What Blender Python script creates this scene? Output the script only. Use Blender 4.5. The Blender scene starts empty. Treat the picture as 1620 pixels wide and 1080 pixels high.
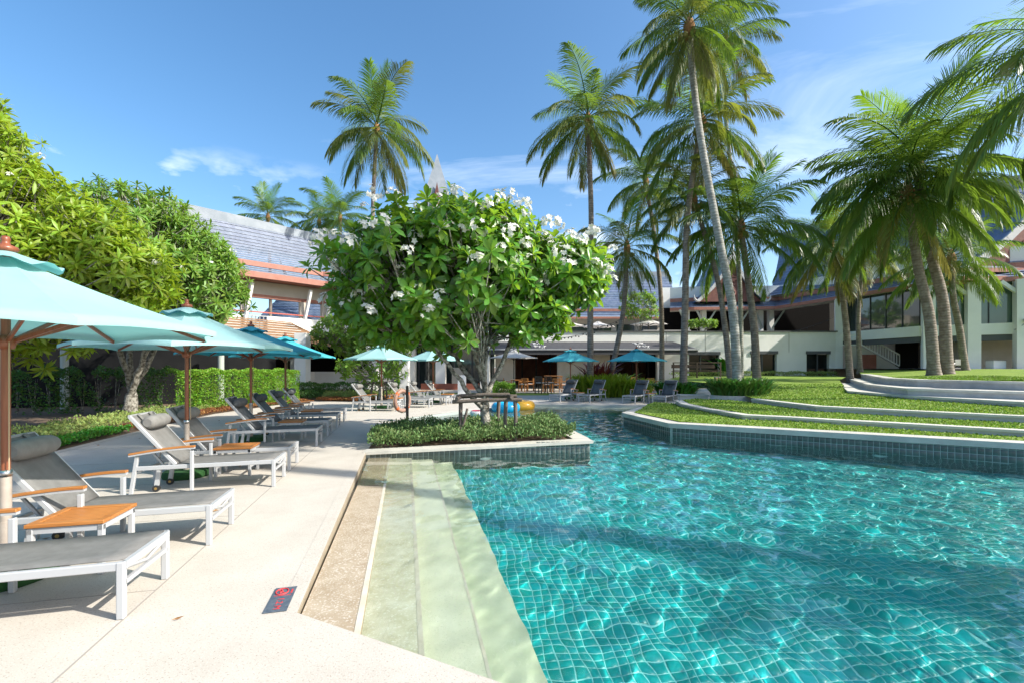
import bpy, bmesh, math, random
import numpy as np
from mathutils import Vector, Matrix, Euler, Quaternion
S = bpy.context.scene
COL = S.collection
R = math.radians
rng = random.Random(7)
npr = np.random.default_rng(11)

# ---------------------------------------------------------------- camera, sky, sun, exposure
EYE, FOC, HOR = 1.65, 720.0, 580.0          # eye height in metres; focal length and horizon in photograph pixels
cam = bpy.data.cameras.new('camera'); cam.lens = 16.0; cam.sensor_width = 36.0
cam.shift_y = 40 / 1620; cam.clip_end = 3000; cam.clip_start = .05
cam_o = bpy.data.objects.new('camera', cam); COL.objects.link(cam_o)
cam_o.location = (0, 0, EYE); cam_o.rotation_euler = (R(90), 0, 0); S.camera = cam_o

SUN_EL = R(38.0); SUN_AZ = math.atan2(.953, -.302)
world = bpy.data.worlds.new('World'); S.world = world; world.use_nodes = True
wn, wl = world.node_tree.nodes, world.node_tree.links
sky = wn.new('ShaderNodeTexSky'); sky.sky_type = 'NISHITA'; sky.sun_disc = False
sky.sun_elevation = SUN_EL; sky.sun_rotation = SUN_AZ
sky.air_density = 1.0; sky.dust_density = 1.9; sky.ozone_density = 1.6
hs = wn.new('ShaderNodeHueSaturation'); hs.inputs['Saturation'].default_value = 1.25; hs.inputs['Hue'].default_value = .496; hs.inputs['Value'].default_value = 1.0
wl.new(sky.outputs[0], hs.inputs['Color'])
tc = wn.new('ShaderNodeTexCoord')
sepw = wn.new('ShaderNodeSeparateXYZ'); wl.new(tc.outputs['Generated'], sepw.inputs[0])
# project the direction on a high sheet of air, so the cirrus streaks run the same way all round the sky
dz = wn.new('ShaderNodeMath'); dz.operation = 'ADD'; dz.inputs[1].default_value = .12; wl.new(sepw.outputs['Z'], dz.inputs[0])
dx = wn.new('ShaderNodeMath'); dx.operation = 'DIVIDE'; wl.new(sepw.outputs['X'], dx.inputs[0]); wl.new(dz.outputs[0], dx.inputs[1])
dy = wn.new('ShaderNodeMath'); dy.operation = 'DIVIDE'; wl.new(sepw.outputs['Y'], dy.inputs[0]); wl.new(dz.outputs[0], dy.inputs[1])
cmb = wn.new('ShaderNodeCombineXYZ'); wl.new(dx.outputs[0], cmb.inputs[0]); wl.new(dy.outputs[0], cmb.inputs[1])
mpw = wn.new('ShaderNodeMapping'); mpw.inputs['Rotation'].default_value = (0, 0, R(35)); mpw.inputs['Scale'].default_value = (.55, 1.5, 1)
mpw.inputs['Location'].default_value = (20.5, -6.2, 0)
wl.new(cmb.outputs[0], mpw.inputs[0])
nzw = wn.new('ShaderNodeTexNoise'); nzw.inputs['Scale'].default_value = 1.1; nzw.inputs['Detail'].default_value = 7; nzw.inputs['Roughness'].default_value = .62
nzw.inputs['Distortion'].default_value = .5
wl.new(mpw.outputs[0], nzw.inputs['Vector'])
rpw = wn.new('ShaderNodeValToRGB'); rpw.color_ramp.elements[0].position = .55; rpw.color_ramp.elements[0].color = (0, 0, 0, 1)
rpw.color_ramp.elements[1].position = .86; rpw.color_ramp.elements[1].color = (.45, .45, .45, 1)
wl.new(nzw.outputs[0], rpw.inputs[0])
mxw = wn.new('ShaderNodeMixRGB'); mxw.inputs[2].default_value = (7.0, 7.4, 8.0, 1)
wl.new(rpw.outputs[0], mxw.inputs[0]); wl.new(hs.outputs[0], mxw.inputs[1])
# small fair weather puffs low in the sky, all round
mp2 = wn.new('ShaderNodeMapping'); mp2.inputs['Scale'].default_value = (5.5, 5.5, 13); wl.new(tc.outputs['Generated'], mp2.inputs[0])
nz2 = wn.new('ShaderNodeTexNoise'); nz2.inputs['Scale'].default_value = 1.0; nz2.inputs['Detail'].default_value = 8; nz2.inputs['Roughness'].default_value = .55; wl.new(mp2.outputs[0], nz2.inputs['Vector'])
rp2 = wn.new('ShaderNodeValToRGB'); rp2.color_ramp.elements[0].position = .56; rp2.color_ramp.elements[1].position = .70; wl.new(nz2.outputs[0], rp2.inputs[0])
bn2 = wn.new('ShaderNodeValToRGB'); bn2.color_ramp.elements[0].position = .10; bn2.color_ramp.elements[1].position = .22
for ps, vl in ((.30, .8), (.38, 0)): e_ = bn2.color_ramp.elements.new(ps); e_.color = (vl, vl, vl, 1)
bn2.color_ramp.elements[1].color = (.8, .8, .8, 1); wl.new(sepw.outputs['Z'], bn2.inputs[0])
mu2 = wn.new('ShaderNodeMath'); mu2.operation = 'MULTIPLY'; wl.new(rp2.outputs[0], mu2.inputs[0]); wl.new(bn2.outputs[0], mu2.inputs[1])
mx2 = wn.new('ShaderNodeMixRGB'); mx2.inputs[2].default_value = (7.2, 7.4, 7.7, 1); wl.new(mu2.outputs[0], mx2.inputs[0]); wl.new(mxw.outputs[0], mx2.inputs[1]); mxw = mx2
bg = wn['Background']; bg.inputs[1].default_value = .145
wl.new(mxw.outputs[0], bg.inputs[0])

sun = bpy.data.lights.new('sun', 'SUN'); sun.energy = 4.35; sun.angle = R(.5); sun.color = (1, .95, .86)
sun.cycles.is_caustics_light = True            # the sun is focused by the rippled pool surface
sun_o = bpy.data.objects.new('sun', sun); COL.objects.link(sun_o)
sd = Vector((math.sin(SUN_AZ) * math.cos(SUN_EL), math.cos(SUN_AZ) * math.cos(SUN_EL), math.sin(SUN_EL)))
sun_o.rotation_euler = sd.to_track_quat('Z', 'Y').to_euler(); sun_o.location = (20, -8, 25)
vs = S.view_settings; vs.view_transform = 'Standard'; vs.look = 'None'; vs.exposure = .90; vs.gamma = 1; vs.use_curve_mapping = False
S.cycles.use_denoising = True
S.cycles.max_bounces = 8; S.cycles.transparent_max_bounces = 8; S.cycles.transmission_bounces = 6
S.cycles.diffuse_bounces = 3; S.cycles.glossy_bounces = 3

# ---------------------------------------------------------------- helpers
def P(x, y, z=0.0):
    "the point at height z that the photograph shows at pixel (x, y)"
    d = FOC * (EYE - z) / (y - HOR)
    return Vector(((x - 810) / FOC * d, d, z))
def PD(x, y, d):
    "the point at depth d seen at pixel (x, y)"
    return Vector(((x - 810) / FOC * d, d, EYE + (HOR - y) / FOC * d))

def mesh_np(name, V, F, smooth=False):
    V = np.asarray(V, dtype=np.float32); F = np.asarray(F, dtype=np.int32)
    me = bpy.data.meshes.new(name); m, k = F.shape
    me.vertices.add(len(V)); me.vertices.foreach_set('co', V.ravel())
    me.loops.add(m * k); me.loops.foreach_set('vertex_index', F.ravel())
    me.polygons.add(m); me.polygons.foreach_set('loop_start', np.arange(0, m * k, k, dtype=np.int32))
    if smooth: me.polygons.foreach_set('use_smooth', np.ones(m, dtype=bool))
    me.update(calc_edges=True)
    return me

class MB:
    "collects shapes; build() makes ONE mesh object of them"
    def __init__(s): s.v = []; s.f = []; s.sm = []
    def add(s, vs, fs, smooth=False):
        n = len(s.v); s.v += [tuple(v) for v in vs]; s.f += [tuple(i + n for i in f) for f in fs]; s.sm += [smooth] * len(fs); return s
    def box(s, c, d, rz=0, M=None, bev=0.0):
        hx, hy, hz = d[0] / 2, d[1] / 2, d[2] / 2
        b = min(bev, hx * .6, hy * .6, hz * .6)
        if b > 0:
            bm = bmesh.new(); bmesh.ops.create_cube(bm, size=1)
            bmesh.ops.scale(bm, vec=d, verts=bm.verts)
            bmesh.ops.bevel(bm, geom=bm.edges[:], offset=b, segments=1, affect='EDGES')
            vs = [v.co.copy() for v in bm.verts]; bm.verts.index_update(); fs = [[v.index for v in f.verts] for f in bm.faces]; bm.free()
        else:
            vs = [Vector((x, y, z)) for z in (-hz, hz) for x, y in ((-hx, -hy), (hx, -hy), (hx, hy), (-hx, hy))]
            fs = [(3, 2, 1, 0), (4, 5, 6, 7), (0, 1, 5, 4), (1, 2, 6, 5), (2, 3, 7, 6), (3, 0, 4, 7)]
        T = M if M is not None else Matrix.Translation(c) @ Matrix.Rotation(rz, 4, 'Z')
        return s.add([T @ v for v in vs], fs)
    def bar(s, a, b, w, h=None, up=(0, 0, 1), bev=0.0):
        "a square bar from a to b"
        a, b = Vector(a), Vector(b); h = h or w; d = (b - a); L = d.length; d.normalize()
        u = Vector(up); x = d.cross(u)
        if x.length < 1e-4: x = d.cross(Vector((1, 0, 0)))
        x.normalize(); z = x.cross(d)
        M = Matrix(((x.x, d.x, z.x, 0), (x.y, d.y, z.y, 0), (x.z, d.z, z.z, 0), (0, 0, 0, 1)))
        return s.box(None, (w, L, h), M=Matrix.Translation((a + b) / 2) @ M, bev=bev)
    def tube(s, pts, rad, n=8, cap=True, smooth=True, closed=False):
        pts = [Vector(p) for p in pts]
        if not hasattr(rad, '__len__'): rad = [rad] * len(pts)
        vs = []; fs = []; prev = None; m = len(pts)
        for i, p in enumerate(pts):
            t = (pts[(i + 1) % m] - pts[i - 1]) if closed else (pts[min(i + 1, m - 1)] - pts[max(i - 1, 0)])
            t.normalize()
            if prev is None:
                a = t.cross(Vector((0, 0, 1)))
                if a.length < .05: a = t.cross(Vector((1, 0, 0)))
            else: a = prev - t * prev.dot(t)
            a.normalize(); prev = a; b = t.cross(a)
            for k in range(n):
                q = 2 * math.pi * k / n; vs.append(p + (a * math.cos(q) + b * math.sin(q)) * rad[i])
        rows = m if closed else m - 1
        for i in range(rows):
            j = (i + 1) % m
            for k in range(n): fs.append((i * n + k, i * n + (k + 1) % n, j * n + (k + 1) % n, j * n + k))
        s.add(vs, fs, smooth)
        if cap and not closed:
            s.add(vs[:n], [tuple(reversed(range(n)))]); s.add(vs[-n:], [tuple(range(n))])
        return s
    def lathe(s, c, prof, n=20, smooth=True):
        c = Vector(c); vs = []; fs = []
        for r, z in prof:
            for k in range(n): q = 2 * math.pi * k / n; vs.append(c + Vector((r * math.cos(q), r * math.sin(q), z)))
        for i in range(len(prof) - 1):
            for k in range(n): fs.append((i * n + k, i * n + (k + 1) % n, (i + 1) * n + (k + 1) % n, (i + 1) * n + k))
        return s.add(vs, fs, smooth)
    def prism(s, poly, z0, z1):
        "z0 and z1: a number, or a function of (x, y)"
        g0 = z0 if callable(z0) else (lambda x, y: z0); g1 = z1 if callable(z1) else (lambda x, y: z1)
        n = len(poly)
        ar = sum(poly[i][0] * poly[(i + 1) % n][1] - poly[(i + 1) % n][0] * poly[i][1] for i in range(n))
        if ar < 0: poly = poly[::-1]
        vs = [(p[0], p[1], g0(p[0], p[1])) for p in poly] + [(p[0], p[1], g1(p[0], p[1])) for p in poly]
        fs = [tuple(reversed(range(n))), tuple(range(n, 2 * n))] + [(i, (i + 1) % n, n + (i + 1) % n, n + i) for i in range(n)]
        return s.add(vs, fs)
    def ribbon(s, path, w0, w1, z0, z1):
        "a kerb: a strip along an xy path from offset w0 to w1 (left of travel positive), from z0 to z1 (numbers or lists)"
        m = len(path); A = offset(path, w0); B = offset(path, w1)
        zl = z0 if hasattr(z0, '__len__') else [z0] * m; zh = z1 if hasattr(z1, '__len__') else [z1] * m
        vs = []
        for i in range(m): vs += [(A[i][0], A[i][1], zl[i]), (A[i][0], A[i][1], zh[i]), (B[i][0], B[i][1], zh[i]), (B[i][0], B[i][1], zl[i])]
        fs = []
        for i in range(m - 1):
            a = i * 4; b = a + 4
            for k in range(4): fs.append((a + k, a + (k + 1) % 4, b + (k + 1) % 4, b + k))
        fs += [(3, 2, 1, 0), (4 * m - 4, 4 * m - 3, 4 * m - 2, 4 * m - 1)]
        return s.add(vs, fs)
    def build(s, name, mat, parent=None, recalc=True):
        me = bpy.data.meshes.new(name); me.from_pydata([tuple(v) for v in s.v], [], s.f)
        if recalc:
            bm = bmesh.new(); bm.from_mesh(me); bmesh.ops.recalc_face_normals(bm, faces=bm.faces); bm.to_mesh(me); bm.free()
        me.polygons.foreach_set('use_smooth', s.sm)
        me.materials.append(M_[mat] if isinstance(mat, str) else mat)
        return link(name, me, parent)

def offset(path, w):
    "shift an xy polyline sideways by w (left of travel positive)"
    out = []; m = len(path)
    for i in range(m):
        p = Vector(path[i][:2]); n = Vector((0, 0)); k = 0
        ns = []
        if i > 0: d = (p - Vector(path[i - 1][:2])).normalized(); ns.append(Vector((-d.y, d.x)))
        if i < m - 1: d = (Vector(path[i + 1][:2]) - p).normalized(); ns.append(Vector((-d.y, d.x)))
        n = sum(ns, Vector((0, 0)))
        if n.length > 1e-6:
            n.normalize(); n /= max(.5, n.dot(ns[0]))
        out.append(p + n * w)
    return out

def link(name, me, parent=None):
    o = bpy.data.objects.new(name, me); COL.objects.link(o)
    if parent is not None: o.parent = parent
    return o
def tag(o, label=None, cat=None, group=None, kind=None):
    if label: o['label'] = label
    if cat: o['category'] = cat
    if group: o['group'] = group
    if kind: o['kind'] = kind
    return o
def thing(name, label, cat, loc=(0, 0, 0), rz=0, group=None):
    o = bpy.data.objects.new(name, None); COL.objects.link(o); o.location = loc; o.rotation_euler = (0, 0, rz)
    o.empty_display_size = .2
    return tag(o, label, cat, group)
KIDS = {}
def copy_tree(o, label=None, loc=None, rz=None, parent=None):
    c = o.copy(); COL.objects.link(c)
    if parent is not None: c.parent = parent
    for ch in o.children: copy_tree(ch, parent=c)
    if label: c['label'] = label
    if loc is not None: c.location = loc
    if rz is not None: c.rotation_euler = (0, 0, rz)
    return c
def inside(poly, X, Y):
    X = np.asarray(X); Y = np.asarray(Y); r = np.zeros(X.shape, bool); n = len(poly)
    for i in range(n):
        x0, y0 = poly[i][:2]; x1, y1 = poly[(i + 1) % n][:2]
        if y0 == y1: continue
        c = ((y0 > Y) != (y1 > Y)) & (X < (x1 - x0) * (Y - y0) / (y1 - y0) + x0); r ^= c
    return r
def sheet(name, outer, mat, z, holes=(), parent=None):
    "a flat or sloping sheet with holes; z a number or function"
    bm = bmesh.new(); es = []
    g = z if callable(z) else (lambda x, y: z)
    for lp in [outer] + list(holes):
        vs = [bm.verts.new((p[0], p[1], 0)) for p in lp]
        es += [bm.edges.new((vs[i], vs[(i + 1) % len(vs)])) for i in range(len(vs))]
    bmesh.ops.triangle_fill(bm, use_beauty=True, use_dissolve=False, edges=es)
    if callable(z):
        for _ in range(4):
            long = [e for e in bm.edges if e.calc_length() > 1.6]
            if not long: break
            bmesh.ops.subdivide_edges(bm, edges=long, cuts=1); bmesh.ops.triangulate(bm, faces=bm.faces[:])
    for v in bm.verts: v.co.z = g(v.co.x, v.co.y)
    for f in bm.faces:
        f.normal_update()
        if f.normal.z < 0: f.normal_flip()
    me = bpy.data.meshes.new(name); bm.to_mesh(me); bm.free(); me.materials.append(M_[mat])
    return link(name, me, parent)

# ---------------------------------------------------------------- materials
M_ = {}
def mat(name, col, rough=.6, col2=None, scale=4.0, bump=0.0, bscale=None, spec=.5, metal=0.0, detail=5, trans=0.0, transcol=None, island=0.0, contrast=(.35, .65), bdist=.01, sheen=0.0, coat=0.0):
    m = bpy.data.materials.new(name); m.use_nodes = True; n, l = m.node_tree.nodes, m.node_tree.links
    b = n['Principled BSDF']; b.inputs['Roughness'].default_value = rough; b.inputs['Metallic'].default_value = metal
    b.inputs['Specular IOR Level'].default_value = spec; b.inputs['Base Color'].default_value = (*col, 1)
    if coat: b.inputs['Coat Weight'].default_value = coat; b.inputs['Coat Roughness'].default_value = .15
    src = None
    tcn = n.new('ShaderNodeTexCoord')
    if col2:
        nz = n.new('ShaderNodeTexNoise'); nz.inputs['Scale'].default_value = scale; nz.inputs['Detail'].default_value = detail; nz.inputs['Roughness'].default_value = .6
        l.new(tcn.outputs['Object'], nz.inputs['Vector'])
        rp = n.new('ShaderNodeValToRGB'); rp.color_ramp.elements[0].position = contrast[0]; rp.color_ramp.elements[1].position = contrast[1]
        rp.color_ramp.elements[0].color = (*col, 1); rp.color_ramp.elements[1].color = (*col2, 1)
        l.new(nz.outputs[0], rp.inputs[0]); src = rp.outputs[0]
    if island:
        g = n.new('ShaderNodeNewGeometry'); oi = n.new('ShaderNodeObjectInfo')
        ad = n.new('ShaderNodeMath'); ad.operation = 'ADD'; l.new(g.outputs['Random Per Island'], ad.inputs[0]); l.new(oi.outputs['Random'], ad.inputs[1])
        mr = n.new('ShaderNodeMapRange'); mr.inputs[1].default_value = 0; mr.inputs[2].default_value = 2; mr.inputs[3].default_value = 1 - island; mr.inputs[4].default_value = 1 + island
        l.new(ad.outputs[0], mr.inputs[0])
        h = n.new('ShaderNodeHueSaturation'); l.new(mr.outputs[0], h.inputs['Value'])
        mr2 = n.new('ShaderNodeMapRange'); mr2.inputs[3].default_value = .5 - island * .05; mr2.inputs[4].default_value = .5 + island * .05
        l.new(g.outputs['Random Per Island'], mr2.inputs[0]); l.new(mr2.outputs[0], h.inputs['Hue'])
        if src: l.new(src, h.inputs['Color'])
        else: h.inputs['Color'].default_value = (*col, 1)
        src = h.outputs[0]
    if src: l.new(src, b.inputs['Base Color'])
    if bump:
        nb = n.new('ShaderNodeTexNoise'); nb.inputs['Scale'].default_value = bscale or scale * 4; nb.inputs['Detail'].default_value = 6
        l.new(tcn.outputs['Object'], nb.inputs['Vector'])
        bp = n.new('ShaderNodeBump'); bp.inputs['Strength'].default_value = bump; bp.inputs['Distance'].default_value = bdist
        l.new(nb.outputs[0], bp.inputs['Height']); l.new(bp.outputs[0], b.inputs['Normal'])
    if trans:
        t = n.new('ShaderNodeBsdfTranslucent'); mx = n.new('ShaderNodeMixShader'); mx.inputs[0].default_value = trans
        t.inputs[0].default_value = (*(transcol or col), 1)
        if src and transcol is None: l.new(src, t.inputs[0])
        l.new(b.outputs[0], mx.inputs[1]); l.new(t.outputs[0], mx.inputs[2]); l.new(mx.outputs[0], n['Material Output'].inputs[0])
    M_[name] = m; return m

mat('deck', (.44, .40, .34), .75, (.515, .475, .41), 2.2, .35, 90, contrast=(.3, .7), bdist=.004)
def speckle(m, scale, amount, dark, thr=(.62, .70)):
    "fine aggregate grains in a terrazzo or exposed concrete surface"
    n, l = m.node_tree.nodes, m.node_tree.links; b = n['Principled BSDF']; src = b.inputs['Base Color'].links[0].from_socket
    tcn = n.new('ShaderNodeTexCoord'); nz = n.new('ShaderNodeTexNoise'); nz.inputs['Scale'].default_value = scale; nz.inputs['Detail'].default_value = 2
    l.new(tcn.outputs['Object'], nz.inputs['Vector']); rp = n.new('ShaderNodeValToRGB'); rp.color_ramp.elements[0].position = thr[0]; rp.color_ramp.elements[1].position = thr[1]
    l.new(nz.outputs[0], rp.inputs[0]); mu = n.new('ShaderNodeMath'); mu.operation = 'MULTIPLY'; mu.inputs[1].default_value = amount; l.new(rp.outputs[0], mu.inputs[0])
    mx = n.new('ShaderNodeMixRGB'); mx.inputs[2].default_value = (*dark, 1); l.new(mu.outputs[0], mx.inputs[0]); l.new(src, mx.inputs[1]); l.new(mx.outputs[0], b.inputs['Base Color'])
speckle(M_['deck'], 75, .7, (.26, .21, .16), (.61, .67))
speckle(M_['deck'], 130, .5, (.72, .70, .66), (.60, .68))
speckle(M_['deck'], 1.1, .22, (.42, .38, .32), (.5, .75))
mat('deck_edge', (.49, .455, .405), .7, (.55, .515, .46), 3, .2, 80, bdist=.003); speckle(M_['deck_edge'], 150, .25, (.40, .34, .28))
mat('joint', (.30, .275, .24), .9)
mat('coping', (.44, .425, .375), .7, (.54, .52, .46), 2.5, .3, 60, bdist=.004); speckle(M_['coping'], 3.0, .35, (.34, .34, .30), (.5, .8))
mat('stone_kerb', (.50, .485, .43), .75, (.61, .59, .53), 3.0, .35, 50, bdist=.004); speckle(M_['stone_kerb'], 2.5, .4, (.27, .27, .25), (.5, .8))
mat('riser_stone', (.40, .385, .37), .8, (.50, .48, .46), 4, .3, 40)
mat('wet_riser', (.26, .22, .16), .5, (.34, .29, .21), 6)
mat('step_brown', (.33, .255, .165), .55, (.44, .365, .265), 7, .4, 70, detail=9, contrast=(.32, .70), bdist=.004); speckle(M_['step_brown'], 60, .5, (.72, .68, .60), (.55, .66))
mat('step_olive', (.47, .44, .29), .55, (.64, .62, .49), 6, .4, 70, detail=9, contrast=(.30, .70), bdist=.004); speckle(M_['step_olive'], 55, .5, (.75, .75, .68), (.55, .68))
mat('step_pale', (.56, .56, .41), .6, (.63, .63, .48), 3, .2, 60); speckle(M_['step_pale'], 90, .35, (.30, .34, .22))
mat('step_tinted', (.46, .50, .35), .6, (.54, .57, .42), 3, .2, 60)  # same step finish, with the tint of deeper water put into its colour
mat('nosing', (.50, .45, .35), .6, (.60, .56, .46), 5)
mat('grout', (.20, .56, .54), .7)
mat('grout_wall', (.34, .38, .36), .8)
mat('tile_floor', (.004, .27, .275), .3, (.009, .37, .37), .8, island=.22)  # teal stands in for the tint of the water over the tiles
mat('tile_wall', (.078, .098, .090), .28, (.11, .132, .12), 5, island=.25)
mat('grass', (.13, .22, .016), .9, (.22, .31, .035), 1.6, .6, 160, contrast=(.3, .7), bdist=.02)
mat('grass_blade', (.165, .265, .03), .6, island=.45, trans=.4)
mat('earth', (.10, .065, .04), .95, (.15, .10, .06), 5, .5, 40)
mat('paving', (.42, .37, .30), .8, (.50, .45, .37), 1.5, .2, 30)
mat('white_metal', (.38, .39, .40), .35, spec=.5)
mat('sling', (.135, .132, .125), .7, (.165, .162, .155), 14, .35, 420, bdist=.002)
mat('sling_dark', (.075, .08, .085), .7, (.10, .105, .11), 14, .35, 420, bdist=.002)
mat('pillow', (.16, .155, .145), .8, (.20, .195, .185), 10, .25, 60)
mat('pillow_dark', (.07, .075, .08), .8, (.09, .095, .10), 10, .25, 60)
def wood(name, c1, c2, sc=(1, 14, 14), rough=.45):
    m = mat(name, c1, rough); n, l = m.node_tree.nodes, m.node_tree.links
    t = n.new('ShaderNodeTexCoord'); mp = n.new('ShaderNodeMapping'); mp.inputs['Scale'].default_value = sc; l.new(t.outputs['Object'], mp.inputs[0])
    nz = n.new('ShaderNodeTexNoise'); nz.inputs['Scale'].default_value = 4; nz.inputs['Detail'].default_value = 6; l.new(mp.outputs[0], nz.inputs['Vector'])
    rp = n.new('ShaderNodeValToRGB'); rp.color_ramp.elements[0].position = .3; rp.color_ramp.elements[1].position = .7
    rp.color_ramp.elements[0].color = (*c1, 1); rp.color_ramp.elements[1].color = (*c2, 1); l.new(nz.outputs[0], rp.inputs[0]); l.new(rp.outputs[0], n['Principled BSDF'].inputs['Base Color'])
wood('teak', (.30, .105, .022), (.44, .185, .05))
wood('teak_chair', (.34, .13, .03), (.46, .20, .055))
wood('dark_chair', (.05, .03, .02), (.09, .055, .035))
wood('pole_wood', (.19, .055, .025), (.27, .09, .04), (14, 14, 1), .35)
wood('old_timber', (.07, .055, .045), (.17, .14, .115), (14, 14, 2), .9)
mat('sleeve', (.30, .25, .21), .5, (.40, .35, .30), 6)
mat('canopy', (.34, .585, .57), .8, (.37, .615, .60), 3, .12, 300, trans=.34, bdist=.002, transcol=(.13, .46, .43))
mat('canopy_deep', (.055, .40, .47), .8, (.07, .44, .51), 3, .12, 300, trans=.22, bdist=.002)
mat('canopy_white', (.62, .60, .57), .8, (.68, .66, .63), 3, trans=.25)
mat('turf_green', (.014, .065, .014), .95, (.022, .095, .02), 40, .8, 200)
mat('rubber', (.02, .02, .02), .5)
mat('brass', (.5, .33, .12), .3, metal=1)
mat('steel', (.55, .55, .55), .3, metal=1)
mat('cord', (.42, .30, .18), .8)
mat('sign_slate', (.055, .075, .10), .6, (.10, .125, .15), 18)
mat('sign_red', (.55, .035, .03), .6, (.45, .05, .06), 60)
mat('white_print', (.75, .75, .74), .7)
mat('ring_orange', (.27, .15, .11), .6, (.33, .20, .155), 6)
mat('ring_band', (.62, .12, .03), .6)
mat('black_paint', (.012, .011, .010), .45)
mat('tube_blue', (.01, .36, .66), .25, spec=.5)
mat('tube_yellow', (.74, .40, .035), .25, spec=.5)
mat('bark_grey', (.085, .075, .058), .9, (.36, .345, .30), 11, 1.0, 30, contrast=(.40, .58), bdist=.03, detail=8)
def palm_bark(name, c1, c2):
    m = mat(name, c1, .9, c2, 5, 0, contrast=(.35, .65)); n, l = m.node_tree.nodes, m.node_tree.links; b = n['Principled BSDF']
    t = n.new('ShaderNodeTexCoord'); mp = n.new('ShaderNodeMapping'); mp.inputs['Scale'].default_value = (.35, .35, 1); l.new(t.outputs['Object'], mp.inputs[0])
    wv = n.new('ShaderNodeTexWave'); wv.bands_direction = 'Z'; wv.inputs['Scale'].default_value = 2.6; wv.inputs['Distortion'].default_value = 5.0; wv.inputs['Detail'].default_value = 3; wv.inputs['Detail Scale'].default_value = 3
    l.new(mp.outputs[0], wv.inputs['Vector'])
    rp = n.new('ShaderNodeValToRGB'); rp.color_ramp.elements[0].position = .05; rp.color_ramp.elements[0].color = (.78, .77, .75, 1); rp.color_ramp.elements[1].position = .4; rp.color_ramp.elements[1].color = (1, 1, 1, 1)
    l.new(wv.outputs[0], rp.inputs[0]); src = b.inputs['Base Color'].links[0].from_socket
    mx = n.new('ShaderNodeMixRGB'); mx.blend_type = 'MULTIPLY'; mx.inputs[0].default_value = 1; l.new(src, mx.inputs[1]); l.new(rp.outputs[0], mx.inputs[2]); l.new(mx.outputs[0], b.inputs['Base Color'])
    bp = n.new('ShaderNodeBump'); bp.inputs['Strength'].default_value = .45; bp.inputs['Distance'].default_value = .02; l.new(wv.outputs[0], bp.inputs['Height']); l.new(bp.outputs[0], b.inputs['Normal'])
palm_bark('palm_trunk', (.145, .115, .09), (.26, .225, .19))
palm_bark('palm_trunk_pale', (.21, .205, .18), (.36, .36, .33))
mat('fibre', (.20, .10, .04), .95, (.32, .18, .07), 12, .6, 50)
mat('coconut', (.16, .17, .03), .6, (.24, .20, .05), 3)
mat('frond', (.080, .152, .027), .42, island=.55, trans=.38, transcol=(.20, .32, .03))
mat('frond_olive', (.125, .165, .040), .5, island=.55, trans=.38, transcol=(.28, .32, .04))
mat('frond_young', (.095, .20, .026), .42, island=.5, trans=.42, transcol=(.25, .43, .028))
mat('frond_old', (.19, .18, .055), .6, island=.5, trans=.35, transcol=(.34, .31, .07))
mat('leaf_plumeria', (.100, .225, .028), .34, island=.6, trans=.40, transcol=(.34, .56, .035))
mat('leaf_bright', (.235, .335, .028), .45, island=.55, trans=.42, transcol=(.42, .56, .03))
mat('leaf_mid', (.16, .28, .042), .45, island=.55, trans=.40, transcol=(.28, .45, .04))
mat('leaf_hedge', (.16, .30, .025), .5, island=.65, trans=.3)
mat('leaf_dark', (.075, .17, .028), .45, island=.6, trans=.3)
mat('leaf_cover', (.13, .21, .06), .6, island=.6, trans=.25)
mat('leaf_lime', (.24, .31, .08), .6, island=.55, trans=.3)
mat('leaf_low', (.07, .24, .018), .5, island=.6, trans=.3)
mat('leaf_rust', (.26, .10, .03), .7, island=.6, trans=.2)
mat('leaf_strap', (.24, .36, .03), .45, island=.5, trans=.42, transcol=(.50, .62, .04))
mat('leaf_red', (.16, .02, .02), .4, island=.6, trans=.3)
mat('petal', (.80, .79, .72), .6, trans=.3)
mat('wall_white', (.72, .715, .67), .85, (.79, .785, .74), .7, .12, 25)
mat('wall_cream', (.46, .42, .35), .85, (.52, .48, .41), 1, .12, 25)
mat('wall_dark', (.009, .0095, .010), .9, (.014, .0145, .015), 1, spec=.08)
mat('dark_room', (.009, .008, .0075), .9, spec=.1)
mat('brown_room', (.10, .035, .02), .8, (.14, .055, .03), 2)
mat('red_panel', (.19, .055, .03), .6, (.24, .075, .045), 2)
mat('fascia', (.31, .125, .085), .6, (.37, .16, .115), 3)
mat('roof_tile', (.085, .125, .20), .42, (.15, .19, .26), 2.5, .3, 60, island=.2)
mat('roof_pale', (.15, .17, .215), .45, (.21, .235, .285), 2.5, .3, 60, island=.2)
mat('ridge_pale', (.20, .235, .265), .6, (.27, .30, .33), 1.5)
mat('gable_red', (.13, .045, .035), .7, (.18, .07, .05), 4)
mat('carving', (.45, .20, .15), .7)
mat('bargeboard', (.42, .42, .42), .6, (.50, .49, .48), 3)
mat('strut_green', (.38, .42, .37), .6)
mat('dark_trim', (.07, .075, .08), .5)
mat('awning', (.045, .045, .05), .8, (.06, .06, .065), 3)
mat('thatch', (.20, .105, .05), .95, (.34, .20, .10), 9, .8, 60, contrast=(.35, .65))
mat('stone_tile', (.45, .42, .36), .8, (.52, .49, .43), 2)
mat('pot', (.30, .29, .27), .85, (.38, .37, .35), 5)
mat('rail_red', (.45, .10, .07), .5)
mat('bulb', (.8, .78, .7), .3)
mat('blue_roof', (.10, .16, .25), .6)
mat('cloth_pink', (.5, .05, .10), .8)
mat('window_dark', (.012, .014, .013), .08, spec=.25)
gl = mat('glass', (.03, .045, .045), .03, spec=.9, coat=.6)
gl2 = mat('glass_green', (.09, .15, .125), .04, spec=.9, coat=.6)
w_ = bpy.data.materials.new('water'); w_.use_nodes = True; b_ = w_.node_tree.nodes['Principled BSDF']
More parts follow.
